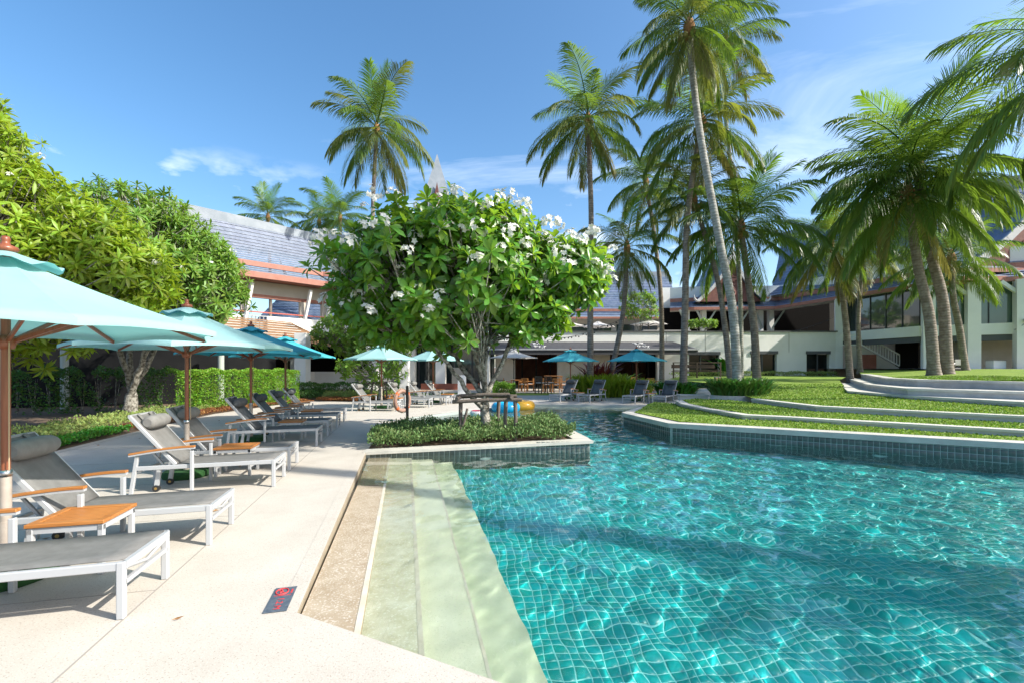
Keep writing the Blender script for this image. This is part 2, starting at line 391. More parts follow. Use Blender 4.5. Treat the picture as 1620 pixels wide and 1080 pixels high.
b_.inputs['Base Color'].default_value = (.90, 1.0, .99, 1); b_.inputs['Roughness'].default_value = 0; b_.inputs['IOR'].default_value = 1.33; b_.inputs['Transmission Weight'].default_value = 1
M_['water'] = w_
# ---------------------------------------------------------------- the setting: pool, deck, lawns
def struct(o, label=None): o['kind'] = 'structure'; return o
WATER = -.10
A = (-1.445, 3.06)
LAWN_EDGE = [(15.0, 4.63), (9.23, 8.2), (3.98, 11.45), (3.5, 14.3), (5.9, 19.5)]
FAR_EDGE = [(5.9, 19.5), (.9, 20.3), (-1.6, 17.5), (-2.5, 16.3), (-3.3, 15.0), (-3.4, 13.0), (-3.3, 11.4)]
PLANTER = [(-3.3, 11.4), (1.25, 11.9), (1.6, 9.35), (-2.83, 8.8)]
POOL = [A, (9.0, -2.05), (13.5, -1.2)] + LAWN_EDGE[:-1] + FAR_EDGE + PLANTER[1:]
DEPTH = -1.25

# ground to the horizon, with the pool cut out
def grow(poly, w):
    c = [sum(p[0] for p in poly) / len(poly), sum(p[1] for p in poly) / len(poly)]
    return poly
g = sheet('ground', [(-500, -300), (500, -300), (500, 900), (-500, 900)], 'earth', -.03, [POOL + []]); struct(g)
DECK = [(-8.6, -6), (20, -6), (20, 3.0), (15.0, 4.63), (13.5, -1.2), (9.0, -2.05), A, (-2.83, 8.8), (-3.3, 11.4)] + FAR_EDGE[::-1][1:] + \
       [(6.6, 20.9), (8.2, 21.6), (10.5, 25.5), (10.0, 26.6), (-6.2, 26.6), (-6.2, 23.2), (-6.9, 21.6), (-9.5, 22), (-10.26, 19.8), (-10.5, 16.05), (-9.67, 11.76), (-9.26, 10.07), (-9.0, 9.07), (-8.6, 4)]
deck = struct(sheet('pool_deck', DECK, 'deck', 0.0))
# pale border slabs that edge the pool, set a little proud, and the joints in the paving
def strip(name, path, w0, w1, z, m, parent, t=.03):
    return MB().ribbon(path, w0, w1, z - t, z).build(name, m, parent)
strip('border_slab', [(-2.83, 8.78), (-1.47, 3.14)], -.13, -.004, .0025, 'deck', deck)
jd = Vector((-.228, .974))
for x0, y0, ln in ((-2.36, 2.2, 10.5), (-7.2, 2.2, 14)):
    strip('joint', [(x0, y0), (x0 + jd.x * ln, y0 + jd.y * ln)], -.006, .006, .003, 'joint', deck, .004)
for k in range(7):
    q = Vector((-2.36, 2.2)) + jd * (1.2 + 1.75 * k)
    strip('joint', [q, q + Vector((-4.7, -1.1))], -.004, .004, .0025, 'joint', deck, .004)
# depth of the far edge: pale nosing on the far deck
strip('border_slab', FAR_EDGE[:4], -.38, -.01, .004, 'deck_edge', deck, .05)

# entry steps along the deck edge; the top one is a shallow ramp that runs into the water
E0, E1 = Vector((-1.445, 3.06)), Vector((-2.83, 8.8))
ofs = [0, .42, .83, 1.24, 1.64]
steps = struct(bpy.data.objects.new('entry_steps', None)); COL.objects.link(steps)
zt = [(-.045, -.135), (-.17, -.21), (-.36, -.39), (-.66, -.69)]
mats_ = ['step_brown', 'step_olive', 'step_pale', 'step_tinted']
RECEIVERS = []
for k in range(4):
    a0, a1 = ofs[k], ofs[k + 1]
    n0 = E0 + (E0 - E1) * .35; n1 = E1 + Vector((0, .25))      # run under the near coping and up to the planter wall
    mb = MB(); z0, z1 = zt[k]
    zn = z0 + (z0 - z1) * .35
    vs = [(n0.x + a0, n0.y, zn), (n0.x + a1, n0.y, zn), (n1.x + a1, n1.y, z1), (n1.x + a0, n1.y, z1)]
    vs += [(v[0], v[1], DEPTH) for v in vs]
    mb.add(vs, [(0, 1, 2, 3), (1, 5, 6, 2), (0, 4, 5, 1), (3, 2, 6, 7), (0, 3, 7, 4)])
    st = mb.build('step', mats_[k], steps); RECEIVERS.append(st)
    if k < 3:
        w = .035 if k < 2 else .022
        nb = MB().add([(n0.x + a1 - w, n0.y, zn + .003), (n0.x + a1 + .002, n0.y, zn + .003), (n1.x + a1 + .002, n1.y, z1 + .003), (n1.x + a1 - w, n1.y, z1 + .003),
                       (n0.x + a1 + .002, n0.y, zn - .02), (n1.x + a1 + .002, n1.y, z1 - .02)], [(0, 1, 2, 3), (1, 4, 5, 2)]).build('nosing', 'nosing', st); RECEIVERS.append(nb)
rs = MB().ribbon([E0 + Vector((.004, -.02)), E1 + Vector((.004, 0))], 0, .004, -.25, -.002).build('deck_riser', 'wet_riser', steps)

# pool floor: grout bed and raised tiles
def inset(poly, X, Y, d=.0): return inside(poly, X, Y)
floor = struct(sheet('pool_floor', [(-6, -4), (17, -4), (17, 22), (-6, 22)], 'grout', DEPTH)); RECEIVERS.append(floor)
def tile_np(w, h, t, ch=.006):
    "a raised tile: top face, chamfered rim"
    a, b = w / 2, h / 2
    V = np.array([(-a, -b, 0), (a, -b, 0), (a, b, 0), (-a, b, 0), (-a + ch, -b + ch, t), (a - ch, -b + ch, t), (a - ch, b - ch, t), (-a + ch, b - ch, t)])
    F = np.array([(4, 5, 6, 7), (0, 1, 5, 4), (1, 2, 6, 5), (2, 3, 7, 6), (3, 0, 4, 7)])
    return V, F
TP = .092; V0, F0 = tile_np(TP - .009, TP - .009, .004, .004)
ang = math.atan2(-.243, .97)
ca, sa = math.cos(.10), math.sin(.10)
gi, gj = np.meshgrid(np.arange(-80, 215), np.arange(-80, 260))
cx = (gi * TP * ca - gj * TP * sa).ravel() + .3; cy = (gi * TP * sa + gj * TP * ca).ravel() + 2
stepline = [(n.x, n.y) for n in (E0 + (E0 - E1) * .4 + Vector((1.63, 0)), E1 + Vector((1.63, .1)))]
ok = inside(POOL, cx, cy) & (cx < 13)
# leave out tiles under the steps
tx = stepline[0][0] + (cy - stepline[0][1]) / (stepline[1][1] - stepline[0][1]) * (stepline[1][0] - stepline[0][0])
ok &= (cx > tx) | (cy > 9)
cx, cy = cx[ok], cy[ok]
tilt = npr.normal(0, .006, (len(cx), 2))
rank = np.argsort((cx - .9) ** 2 + (cy - 2.9) ** 2 * 1.3); near = rank[:290]; rest = rank[290:]
Rz = np.array([[ca, -sa, 0], [sa, ca, 0], [0, 0, 1]])
Vr = V0 @ Rz.T
VV = Vr[None] + np.stack([cx[rest], cy[rest], np.full(len(rest), DEPTH + .001)], -1)[:, None, :]
VV = VV + np.stack([np.zeros((len(rest), 8)), np.zeros((len(rest), 8)), (Vr[None, :, 0] * tilt[rest, 0, None] + Vr[None, :, 1] * tilt[rest, 1, None])], -1)
FF = F0[None] + (np.arange(len(rest)) * 8)[:, None, None]
me = mesh_np('tile_field', VV.reshape(-1, 3), FF.reshape(-1, 4)); me.materials.append(M_['tile_floor'])
tf = link('tile_field', me, floor); tf['kind'] = 'stuff'; RECEIVERS.append(tf)
tme = mesh_np('tile', Vr, F0); tme.materials.append(M_['tile_floor'])
for i in near:
    o = link('tile', tme, floor); o.location = (cx[i], cy[i], DEPTH + .001); o.rotation_euler = (tilt[i, 0], tilt[i, 1], 0); RECEIVERS.append(o)

# pool walls: grout face with raised tiles, each run of wall a part
pw = struct(bpy.data.objects.new('pool_wall', None)); COL.objects.link(pw)
TW, TH = .102, .122
Vt, Ft = tile_np(TW - .010, TH - .010, .004, .004)
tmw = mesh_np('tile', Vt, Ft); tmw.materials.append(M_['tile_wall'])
n_part = 0
WT = []
def tiled_wall(p, q, z0, top0, top1, parts=None, lim=9.0):
    "wall from p to q, tiles facing left of travel; top height runs from top0 to top1. parts(x, z): which tiles are objects of their own"
    p, q = Vector(p), Vector(q); d = (q - p); L = d.length; d.normalize(); nrm = Vector((-d.y, d.x))
    mb = MB(); mb.add([(p.x, p.y, z0), (q.x, q.y, z0), (q.x, q.y, top1), (p.x, p.y, top0),
                       (p.x - nrm.x * .1, p.y - nrm.y * .1, z0), (q.x - nrm.x * .1, q.y - nrm.y * .1, z0), (q.x - nrm.x * .1, q.y - nrm.y * .1, top1), (p.x - nrm.x * .1, p.y - nrm.y * .1, top0)],
                      [(0, 1, 2, 3), (7, 6, 5, 4), (3, 2, 6, 7)])
    RECEIVERS.append(mb.build('wall_bed', 'grout_wall', pw))
    rot = Matrix(((d.x, 0, nrm.x), (d.y, 0, nrm.y), (0, 1, 0)))
    for i in range(int(L / TW)):
        s = (i + .5) * TW; top = min(lim, top0 + (top1 - top0) * s / L)
        for j in range(12):
            z = WATER + .241 + .122 - (j + .5) * TH
            if z < z0 or z - TH / 2 > top - .04: continue
            WT.append((p.x + d.x * s + nrm.x * .0015, p.y + d.y * s + nrm.y * .0015, z, rot, bool(parts and parts(s, L, z))))
def seq(path, tops, fn=None, lim=9.0):
    for i in range(len(path) - 1): tiled_wall(path[i], path[i + 1], DEPTH, tops[i], tops[i + 1], fn, lim)
# lawn side (travel right to left keeps the water on the left), planter, far deck
seq(LAWN_EDGE[::1][:2], [.20, .19], lambda s, L, z: s > 1.6 and z > WATER - .1)
seq(LAWN_EDGE[1:3], [.19, .15], lambda s, L, z: s < 2.9 and z > WATER)
seq(LAWN_EDGE[2:], [.15, .12, .0])
seq(FAR_EDGE, [-.006] * 7, None, -.07)
tiled_wall((1.25, 11.9), (1.6, 9.35), DEPTH, .06, .05)
tiled_wall((1.6, 9.35), (-2.83, 8.8), DEPTH, .085, -.02, lambda s, L, z: z > WATER)
tiled_wall((-3.3, 11.4), (1.25, 11.9), DEPTH, .0, .06)
tiled_wall((A[0] - .014, A[1] - .03), (8.986, -2.08), DEPTH, -.01, -.01, None, -.07)
wi = [i for i, t in enumerate(WT) if t[4]]
if len(wi) > 295: wi = wi[:295]
ws = set(wi)
for i in wi:
    x, y, z, rot, _ = WT[i]; o = link('tile', tmw, pw); o.matrix_local = Matrix.Translation((x, y, z)) @ rot.to_4x4()
vv = []; ff = []
for i, (x, y, z, rot, _) in enumerate(WT):
    if i in ws: continue
    Rm = np.array(rot); vv.append(Vt @ Rm.T + np.array((x, y, z))); ff.append(Ft + 8 * (len(vv) - 1))
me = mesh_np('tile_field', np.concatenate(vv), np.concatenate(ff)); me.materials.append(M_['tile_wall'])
o = link('tile_field', me, pw); o['kind'] = 'stuff'; RECEIVERS.append(o)
# shallow ledges under the far deck edge
for dz_, w0, w1 in ((-.16, .0, .55), (-.30, .55, 1.1)):
    RECEIVERS.append(MB().ribbon(FAR_EDGE[:3], w0 + .002, w1, DEPTH, dz_).build('ledge', 'step_pale', pw))

# water: a rippled sheet with real waves
def wave(X, Y):
    rs = random.Random(5); z = np.zeros_like(X)
    for i in range(44):
        a = rs.gauss(2.75, .85) if i % 3 else rs.uniform(0, 6.28)
        lam = math.exp(rs.uniform(math.log(.16), math.log(.80))); k = 2 * math.pi / lam
        amp = .0023 * lam ** 1.2 * rs.uniform(.5, 1.2)
        z += amp * np.sin(k * (X * math.cos(a) + Y * math.sin(a)) + rs.uniform(0, 6.28) + .8 * np.sin(X * rs.uniform(.5, 1.5) + Y * rs.uniform(.5, 1.5)))
    return z
def water_patch(x0, x1, y0, y1, st, keep):
    xs = np.arange(x0, x1 + st / 2, st); ys = np.arange(y0, y1 + st / 2, st); X, Y = np.meshgrid(xs, ys)
    i = np.arange(X.size).reshape(X.shape)
    F = np.stack([i[:-1, :-1], i[:-1, 1:], i[1:, 1:], i[1:, :-1]], -1).reshape(-1, 4)
    fx = X[:-1, :-1].ravel() + st / 2; fy = Y[:-1, :-1].ravel() + st / 2
    F = F[keep(fx, fy)]
    return X, Y, F
def grown(X, Y):
    r = np.zeros(X.shape, bool)
    for a in range(8): r |= inside(POOL, X + .07 * math.cos(a * .785), Y + .07 * math.sin(a * .785))
    return r
X, Y, F = water_patch(-4.0, 15.0, -1.2, 20.5, .034, grown)
edge = -1.445 + (Y - 3.06) / 5.74 * -1.385
calm = np.where(Y < 9.2, np.clip((X - edge) / 1.9, .22, 1), 1.0)      # shallow water over the steps lies calmer
Z = wave(X, Y) * (1 + .25 * np.clip((X - 3) / 5, -0.6, .6)) * calm + WATER
used = np.unique(F); remap = np.full(X.size, -1); remap[used] = np.arange(len(used))
V = np.stack([X.ravel(), Y.ravel(), Z.ravel()], -1)[used]
me = mesh_np('water', V, remap[F], True); me.materials.append(M_['water'])
water = struct(link('water', me)); water.cycles.is_caustics_caster = True
for o in RECEIVERS: o.cycles.is_caustics_receiver = True

# planter by the steps: soil, wide coping
pl = tag(bpy.data.objects.new('tree_planter', None), 'tiled planter bed with pale coping that juts into the pool', 'planter'); COL.objects.link(pl)
def pz(x, y): return .02 + .125 * (x + 2.83) / 4.4
fr = [(1.66, 9.29), (-2.86, 8.73)]
MB().ribbon(fr, -.36, 0, [pz(*p) - .055 for p in fr], [pz(*p) for p in fr]).build('coping', 'coping', pl)
sd_ = [(1.31, 11.95), (1.66, 9.29)]
MB().ribbon([sd_[0], (1.625, 9.66)], -.36, 0, [pz(*p) - .055 for p in sd_], [pz(*p) + .002 for p in sd_]).build('coping', 'coping', pl)
bk = [(-3.3, 11.46), (1.0, 11.95)]
MB().ribbon(bk, -.25, 0, [.0, .06], [.03, .12]).build('coping', 'coping', pl)
sheet('soil', [(-2.80, 9.08), (1.27, 9.6), (1.0, 11.7), (-3.2, 11.25)], 'earth', lambda x, y: pz(x, y) - .03, parent=pl)

# lawn terraces inside the right-hand curve of the pool
ctop = [.30, .285, .245, .22, .06]
cp = struct(MB().ribbon(LAWN_EDGE, -.34, .055, [z - .115 for z in ctop], ctop).build('lawn_coping', 'coping'))
def V2(p): return (p.x, p.y)
K1 = [V2(P(x, y, .36)) for x, y in ((1077, 638), (1111, 645.5), (1175, 656), (1255, 660), (1320, 664), (1450, 671), (1620, 681))]
K2 = [V2(P(x, y, .52)) for x, y in ((1188, 630), (1238, 636), (1290, 642), (1450, 650), (1620, 658))]
K1 = [(6.3, 17.6)] + K1 + [(13.2, 6.4), (16.5, 5.2)]
K2 += [(14.5, 8.0), (17.5, 7.0)]
S1 = [(19.0, 26.5)] + [V2(P(x, y, .72)) for x, y in ((1341, 617.5), (1435, 625), (1620, 635))] + [(15.6, 10.4), (19, 8.4)]
S2 = [(21.0, 28.5)] + [V2(P(x, y, .95)) for x, y in ((1371, 607), (1435, 613.7), (1620, 619))] + [(16.4, 11.0), (20, 9.0)]
S3 = [(22.6, 29.5)] + [V2(P(x, y, 1.21)) for x, y in ((1398, 597), (1450, 599.6), (1620, 603.5))] + [(17.4, 11.6), (21, 9.6)]
def kerb(name, path, w, zb, zt_, m='stone_kerb', cap=.055):
    # cap slab with a small overhang on a recessed face; travel keeps the lawn on the left
    k = bpy.data.objects.new(name, None); COL.objects.link(k)
    MB().ribbon(path, 0, w, zt_ - cap, zt_).build('cap', m, k)
    MB().ribbon(path, .025, w - .01, zb, zt_ - cap).build('face', 'riser_stone', k)
    return k
def L_(x, y, a, b): return a + b
tag(kerb('lawn_kerb', K1, .30, .12, .37), 'low curved stone kerb nearest the pool coping, between two strips of lawn', 'kerb')
tag(kerb('lawn_kerb', K2, .30, .30, .53), 'low curved stone kerb starting at the round planter, above the narrow lawn strip', 'kerb')
for path, zb, z_, lab in ((S1, .45, .72, 'lowest broad stone step rising from the lawn'), (S2, .6, .95, 'middle broad stone step of the lawn stair'), (S3, .85, 1.21, 'top broad stone step that edges the upper lawn')):
    tag(kerb('stone_step', path, .95 if z_ < 1.2 else .45, zb, z_, cap=.07), lab, 'step')
def z1(x, y): return .245 + .02 * math.sin(x * 2.1 + y)
def z2(x, y): return .355 + .03 * max(0, min(1, (y - 9) / 8))
def pdist(path, x, y):
    q = Vector((x, y)); best = 1e9
    for i in range(len(path) - 1):
        a, b = Vector(path[i][:2]), Vector(path[i + 1][:2]); d = b - a; t = max(0, min(1, (q - a).dot(d) / d.length_squared)); best = min(best, (q - a - d * t).length)
    return best
def z3(x, y): return min(.98, .505 + max(0, pdist(K2, x, y) - .3) * .026)
def z4(x, y): return min(1.53, 1.185 + max(0, pdist(S3, x, y) - .45) * .07)
e_in = [tuple(p) for p in offset(LAWN_EDGE, -.33)]
k1f = [tuple(p) for p in offset(K1, .04)]; k1b = [tuple(p) for p in offset(K1, .28)]
k2f = [tuple(p) for p in offset(K2, .04)]; k2b = [tuple(p) for p in offset(K2, .28)]
lawn1 = e_in[:4] + [(5.8, 18.6)] + k1f
lawn2 = k1b[::-1] + [(7.4, 18.3), (8.4, 17.4)] + k2f
lawn3 = k2b[::-1] + [(9.0, 17.5), (10.6, 21), (11.2, 25), (10.2, 30), (14, 35.9), (25.4, 35.9), (22.0, 30)] + [tuple(p) for p in offset(S1, .06)]
s3b = [tuple(p) for p in offset(S3, .40)]
lawn4 = s3b[::-1] + [(23.0, 30.0), (25, 33), (27.5, 32), (27.5, 28), (40, 22), (40, 6), (23, 8.6)]
LAWNS = []
def fixpoly(p):
    q = []
    for a in p:
        if not q or (Vector(a) - Vector(q[-1])).length > .02: q.append(a)
    return q
for poly, fn, nm in ((lawn1, z1, 'lawn'), (lawn2, z2, 'lawn'), (lawn3, z3, 'lawn'), (lawn4, z4, 'lawn')):
    poly = fixpoly(poly); LAWNS.append((poly, fn)); struct(sheet(nm, poly, 'grass', fn))
back_lawn = [(-6.2, 26.6), (10.0, 26.6), (10.4, 29), (-6.2, 29)]
struct(sheet('lawn', back_lawn, 'grass', -.004)); LAWNS.append((back_lawn, lambda x, y: -.004))
struct(sheet('cafe_paving', [(-13, 29), (10.4, 29), (14, 35.7), (14, 44), (-13, 44)], 'paving', .012))
struct(sheet('paving', [(10.0, 26.7), (10.5, 25.5), (8.2, 21.6), (9.3, 20.4), (12.0, 25.5), (12.5, 30), (10.4, 29)], 'paving', .03))
struct(sheet('garden_path', [(5.95, 19.55), (7.0, 18.15), (9.3, 17.3), (11.0, 21.0), (11.6, 25.6), (10.45, 25.4), (8.15, 21.5), (6.6, 20.85)], 'coping', lambda x, y: .015 + .44 * max(0, min(1, (x - 6.6) / 3.6))))
struct(sheet('upper_paving', [(25, 33.2), (27.6, 28.1), (40, 22.2), (60, 30), (40, 48), (22, 48)], 'paving', 1.53))
# grass blades on the terraces
def blades(name, polys, n, h, m):
    vs = []; area = []
    for poly, fn in polys:
        xs = [p[0] for p in poly]; ys = [p[1] for p in poly]; area.append((min(xs), min(max(xs), 17), min(ys), min(max(ys), 24)))
    tot = 0; allP = []
    for (poly, fn), (x0, x1, y0, y1) in zip(polys, area):
        m_ = n
        X = npr.uniform(x0, x1, m_); Y = npr.uniform(y0, y1, m_); k = inside(poly, X, Y) & (X < Y * 1.2 + .5)
        w = npr.uniform(0, 1, m_) < np.clip(110 / (Y ** 2), 0, 1); k &= w
        X, Y = X[k], Y[k]; allP.append(np.stack([X, Y, np.array([fn(a, b) for a, b in zip(X, Y)])], -1))
    Pp = np.concatenate(allP); m_ = len(Pp)
    a = npr.uniform(0, 6.283, m_); hh = h * npr.uniform(.5, 1.2, m_); w = .008 + .0012 * Pp[:, 1] * npr.uniform(.6, 1.2, m_)
    lean = npr.normal(0, .6, (m_, 2)) * hh[:, None]
    dx_ = np.cos(a) * w; dy_ = np.sin(a) * w
    V = np.zeros((m_, 4, 3)); V[:, :, :] = Pp[:, None, :]
    V[:, 0, 0] -= dx_; V[:, 0, 1] -= dy_; V[:, 1, 0] += dx_; V[:, 1, 1] += dy_
    V[:, 2, 0] += dx_ * .4 + lean[:, 0]; V[:, 2, 1] += dy_ * .4 + lean[:, 1]; V[:, 3, 0] += -dx_ * .4 + lean[:, 0]; V[:, 3, 1] += -dy_ * .4 + lean[:, 1]
    V[:, 2, 2] += hh; V[:, 3, 2] += hh; V[:, :2, 2] -= .01
    me = mesh_np(name, V.reshape(-1, 3), np.arange(m_ * 4).reshape(-1, 4)); me.materials.append(M_[m])
    return tag(link(name, me), 'short green grass growing on the stepped lawn terraces', 'grass', kind='stuff')
blades('lawn_grass', LAWNS[:4], 60000, .035, 'grass_blade')
def ground_z(x, y):
    for poly, fn in LAWNS:
        if inside(poly, np.array([x]), np.array([y]))[0]: return fn(x, y)
    return 0.0
# ---------------------------------------------------------------- buildings
def lerp(a, b, t): return a + (b - a) * t
def tiled_roof(name, lo, hi, zl, zh, n, m, parent, lip=.085, curve=0.0):
    "roof slope between two xy polylines, built of n overlapping courses"
    mb = MB(); k = len(lo)
    def pt(i, t):
        z = lerp(zl, zh, t) - curve * math.sin(math.pi * t)
        return Vector((lerp(lo[i][0], hi[i][0], t), lerp(lo[i][1], hi[i][1], t), z))
    for c in range(n):
        t0, t1 = c / n, min(1.0, (c + 1.35) / n)      # each course tucks under the next and stands off it at its lower edge
        for i in range(k - 1):
            a, b = pt(i, t0), pt(i + 1, t0); d, e = pt(i, t1), pt(i + 1, t1); u = Vector((0, 0, lip)); v = Vector((0, 0, lip - .02))
            mb.add([a + u, b + u, e, d, a + v, b + v], [(0, 1, 2, 3), (4, 5, 1, 0)])
    return mb.build(name, m, parent, recalc=False)
def wave_tiles(m, sc):
    "rounded pantile ribs across each course"
    n, l = m.node_tree.nodes, m.node_tree.links; b = n['Principled BSDF']
    t = n.new('ShaderNodeTexCoord'); wv = n.new('ShaderNodeTexWave'); wv.bands_direction = 'DIAGONAL'; wv.inputs['Scale'].default_value = sc; l.new(t.outputs['Object'], wv.inputs['Vector'])
    bp = n.new('ShaderNodeBump'); bp.inputs['Strength'].default_value = .3; bp.inputs['Distance'].default_value = .03; l.new(wv.outputs[0], bp.inputs['Height']); l.new(bp.outputs[0], b.inputs['Normal'])
wave_tiles(M_['roof_pale'], 1.6); wave_tiles(M_['roof_tile'], 1.6)
def wallbox(mb, x0, x1, y0, y1, z0, z1): return mb.box(((x0 + x1) / 2, (y0 + y1) / 2, (z0 + z1) / 2), (x1 - x0, y1 - y0, z1 - z0))

# --- restaurant block with roof terrace
rb = thing('restaurant_building', 'long white two storey restaurant block with dark awning and roof terrace', 'building', (10, 36, 0))
def part(name, m, fn, parent=rb, org=(10, 36, 0)):
    mb = MB(); fn(mb); mb.v = [(v[0] - org[0], v[1] - org[1], v[2] - org[2]) for v in mb.v]
    return mb.build(name, m, parent)
openings = [(.25, 3.6, 2.75), (7.75, 11.5, 2.75), (14.0, 16.4, 2.62), (18.9, 20.95, 2.68), (23.3, 25.1, 2.68)]
xs_ = [-1.3] + [v for o_ in openings for v in o_[:2]] + [25.6]
for i in range(0, len(xs_), 2):
    mt = 'stone_tile' if xs_[i] < 6 else 'wall_white'
    part('pier', mt, lambda mb: wallbox(mb, xs_[i], xs_[i + 1], 36, 36.45, -.05, 2.8))
part('spandrel', 'wall_white', lambda mb: wallbox(mb, -1.3, 25.6, 35.99, 36.5, 2.8, 4.38))
part('parapet_cap', 'dark_trim', lambda mb: wallbox(mb, -1.4, 25.7, 35.9, 36.6, 4.38, 4.47))
for xj in (1.6, 6.2, 12.2, 15.3, 17.7, 21.9):
    part('wall_joint', 'joint', lambda mb: wallbox(mb, xj - .012, xj + .012, 35.975, 35.989, 2.81, 4.37))
for x0, x1, zt_ in openings:
    part('lintel', 'dark_trim', lambda mb: wallbox(mb, x0 - .05, x1 + .05, 35.9, 36.2, zt_ - .02, zt_ + .22))
    if x0 > 12:
        part('window_glass', 'window_dark', lambda mb: wallbox(mb, x0 - .02, x1 + .02, 36.3, 36.34, .3, zt_ - .02))
        part('mullion', 'dark_trim', lambda mb: wallbox(mb, x0 + .95, x0 + 1.05, 36.22, 36.3, .55, zt_ - .02))
        part('dark_backing', 'dark_room', lambda mb: wallbox(mb, x0 - .4, x1 + .4, 38.0, 38.1, .0, 2.8))  # black panel added behind the glass to keep the opening dark
    else:
        for k in range(3):
            xm = x0 + (x1 - x0) * (k + .5) / 3
            part('folding_door', 'dark_room', lambda mb: wallbox(mb, xm - .06, xm + .06, 36.3, 36.42, 0, zt_))
part('back_wall', 'brown_room', lambda mb: wallbox(mb, -1.2, 25.5, 41.8, 42, 0, 2.8))
part('inner_side', 'dark_room', lambda mb: wallbox(mb, 12.3, 12.5, 36.5, 41.8, 0, 2.8))
part('terrace_floor', 'paving', lambda mb: wallbox(mb, -1.2, 25.5, 36.51, 56, 3.6, 3.75))
# awning: sloping dark cloth, white hem bar, hanging valance
aw = thing('awning', 'dark cloth awning with white script lettering over the restaurant front', 'awning', (6, 35.9, 3.5))
def awp(name, m, vs, fs, parent=None):
    return MB().add([(v[0] - 6, v[1] - 35.9, v[2] - 3.5) for v in vs], fs).build(name, m, parent or aw)
awp('cloth', 'awning', [(-1.2, 35.88, 3.62), (12.7, 35.88, 3.62), (13.7, 33.4, 2.95), (-2.0, 33.4, 2.95), (-1.2, 35.88, 3.56), (12.7, 35.88, 3.56), (13.7, 33.4, 2.89), (-2.0, 33.4, 2.89)],
    [(0, 1, 2, 3), (7, 6, 5, 4), (0, 3, 7, 4), (1, 0, 4, 5), (2, 1, 5, 6), (3, 2, 6, 7)])
awp('hem_bar', 'white_metal', *(lambda b: (b.v, b.f))(MB().box((5.85, 33.36, 2.93), (15.75, .06, .09))))
awp('valance', 'awning', *(lambda b: (b.v, b.f))(MB().box((5.85, 33.42, 2.72), (15.6, .02, .32))))
# the script lettering on the cloth: brush strokes like those in the photograph
def stroke(pts, x0, z0, sx, sz, parent):
    b = MB(); q = []
    for u, v in pts:
        zz = z0 + v * sz; yy = 35.88 - (3.62 - zz) / .67 * 2.48
        q.append(Vector((x0 + u * sx - 6, yy - 35.9 - .012, zz - 3.5 + .012)))
    b.tube(q, .022, 5); return b.build('lettering', 'white_print', parent)
SCRIPT = [[(0, .95), (.30, .90)], [(.14, .92), (.10, .6)], [(.22, .9), (.2, .62), (.26, .76), (.3, .62)], [(.34, .70), (.4, .74), (.36, .62), (.44, .64)],
          [(.50, .95), (.85, .96)], [(.52, .93), (.50, .78), (.62, .85), (.80, .90)], [(.52, .66), (.62, .72), (.60, .62), (.70, .68), (.78, .62), (.86, .60)],
          [(.22, .46), (.10, .40), (.12, .26), (.24, .26), (.26, .40)], [(.34, .44), (.32, .28), (.40, .36), (.44, .26), (.50, .36)], [(.52, .30), (.60, .40), (.66, .34), (.74, .38), (.86, .30), (1.0, .40)],
          [(.45, .10), (.52, .18), (.60, .12)], [(.66, .06), (.78, .10), (.84, .02)], [(.80, .22), (.90, .30), (.84, .18)]]
for x0 in (1.55, 9.35):
    for sgn in SCRIPT: stroke(sgn, x0, 3.02, 1.0, .50, aw)
# upper storey, set back: left wing
part('upper_wall', 'wall_cream', lambda mb: wallbox(mb, -2, 17, 51.5, 51.8, 3.75, 7.3))
for k in range(7):
    part('upper_window', 'glass', lambda mb: wallbox(mb, -1.2 + 2.6 * k, .8 + 2.6 * k, 51.4, 51.45, 3.9, 6.4))
tiled_roof('roof', [(v[0] - 10, v[1] - 36) for v in ((-3, 50), (18.5, 50))], [(v[0] - 10, v[1] - 36) for v in ((-3, 51.6), (18.5, 51.6))], 7.1, 7.9, 3, 'roof_tile', rb)
tiled_roof('roof', [(v[0] - 10, v[1] - 36) for v in ((-3, 51.3), (19, 51.3))], [(v[0] - 10, v[1] - 36) for v in ((-3, 55), (19, 55))], 8.1, 12.6, 14, 'roof_tile', rb, curve=.35)
part('fascia', 'fascia', lambda mb: wallbox(mb, -3, 18.6, 49.93, 50.02, 6.9, 7.13))
part('fascia', 'fascia', lambda mb: wallbox(mb, -3, 19, 51.2, 51.28, 7.85, 8.15))
part('ridge', 'ridge_pale', lambda mb: wallbox(mb, -3, 19, 54.9, 55.2, 12.4, 13.1))
# middle wing with the gabled porch
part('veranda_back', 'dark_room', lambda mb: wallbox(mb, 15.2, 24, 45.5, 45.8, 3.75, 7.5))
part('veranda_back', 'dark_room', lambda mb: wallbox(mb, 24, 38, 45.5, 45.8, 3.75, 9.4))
part('side_wall', 'wall_white', lambda mb: wallbox(mb, 15.0, 19.2, 45.9, 46.2, 3.75, 9.6))
for xc in (16.6, 18.2, 21.3, 23.6, 24.6):
    part('column', 'wall_white', lambda mb: wallbox(mb, xc - .22, xc + .22, 43.1, 43.55, 3.75, 7.1))
for xc, s_ in ((18.2, 1), (18.2, -1), (21.3, 1), (21.3, -1), (23.6, -1), (16.6, -1), (24.6, 1)):
    part('brace', 'strut_green', lambda mb: mb.bar((xc, 43.0, 5.3), (xc + .9 * s_, 42.6, 6.95), .14))
EAVE = [(15.0, 43.2), (17.0, 42.5), (24.3, 42.0), (25.7, 36.2), (27.2, 30.4), (31.5, 27.9), (42, 23.5)]
def shift(path, w): return [tuple(p) for p in offset(path, w)]
loc = lambda path: [(p[0] - 10, p[1] - 36) for p in path]
tiled_roof('roof', loc(EAVE), loc(shift(EAVE, 1.5)), 7.15, 7.95, 4, 'roof_tile', rb)
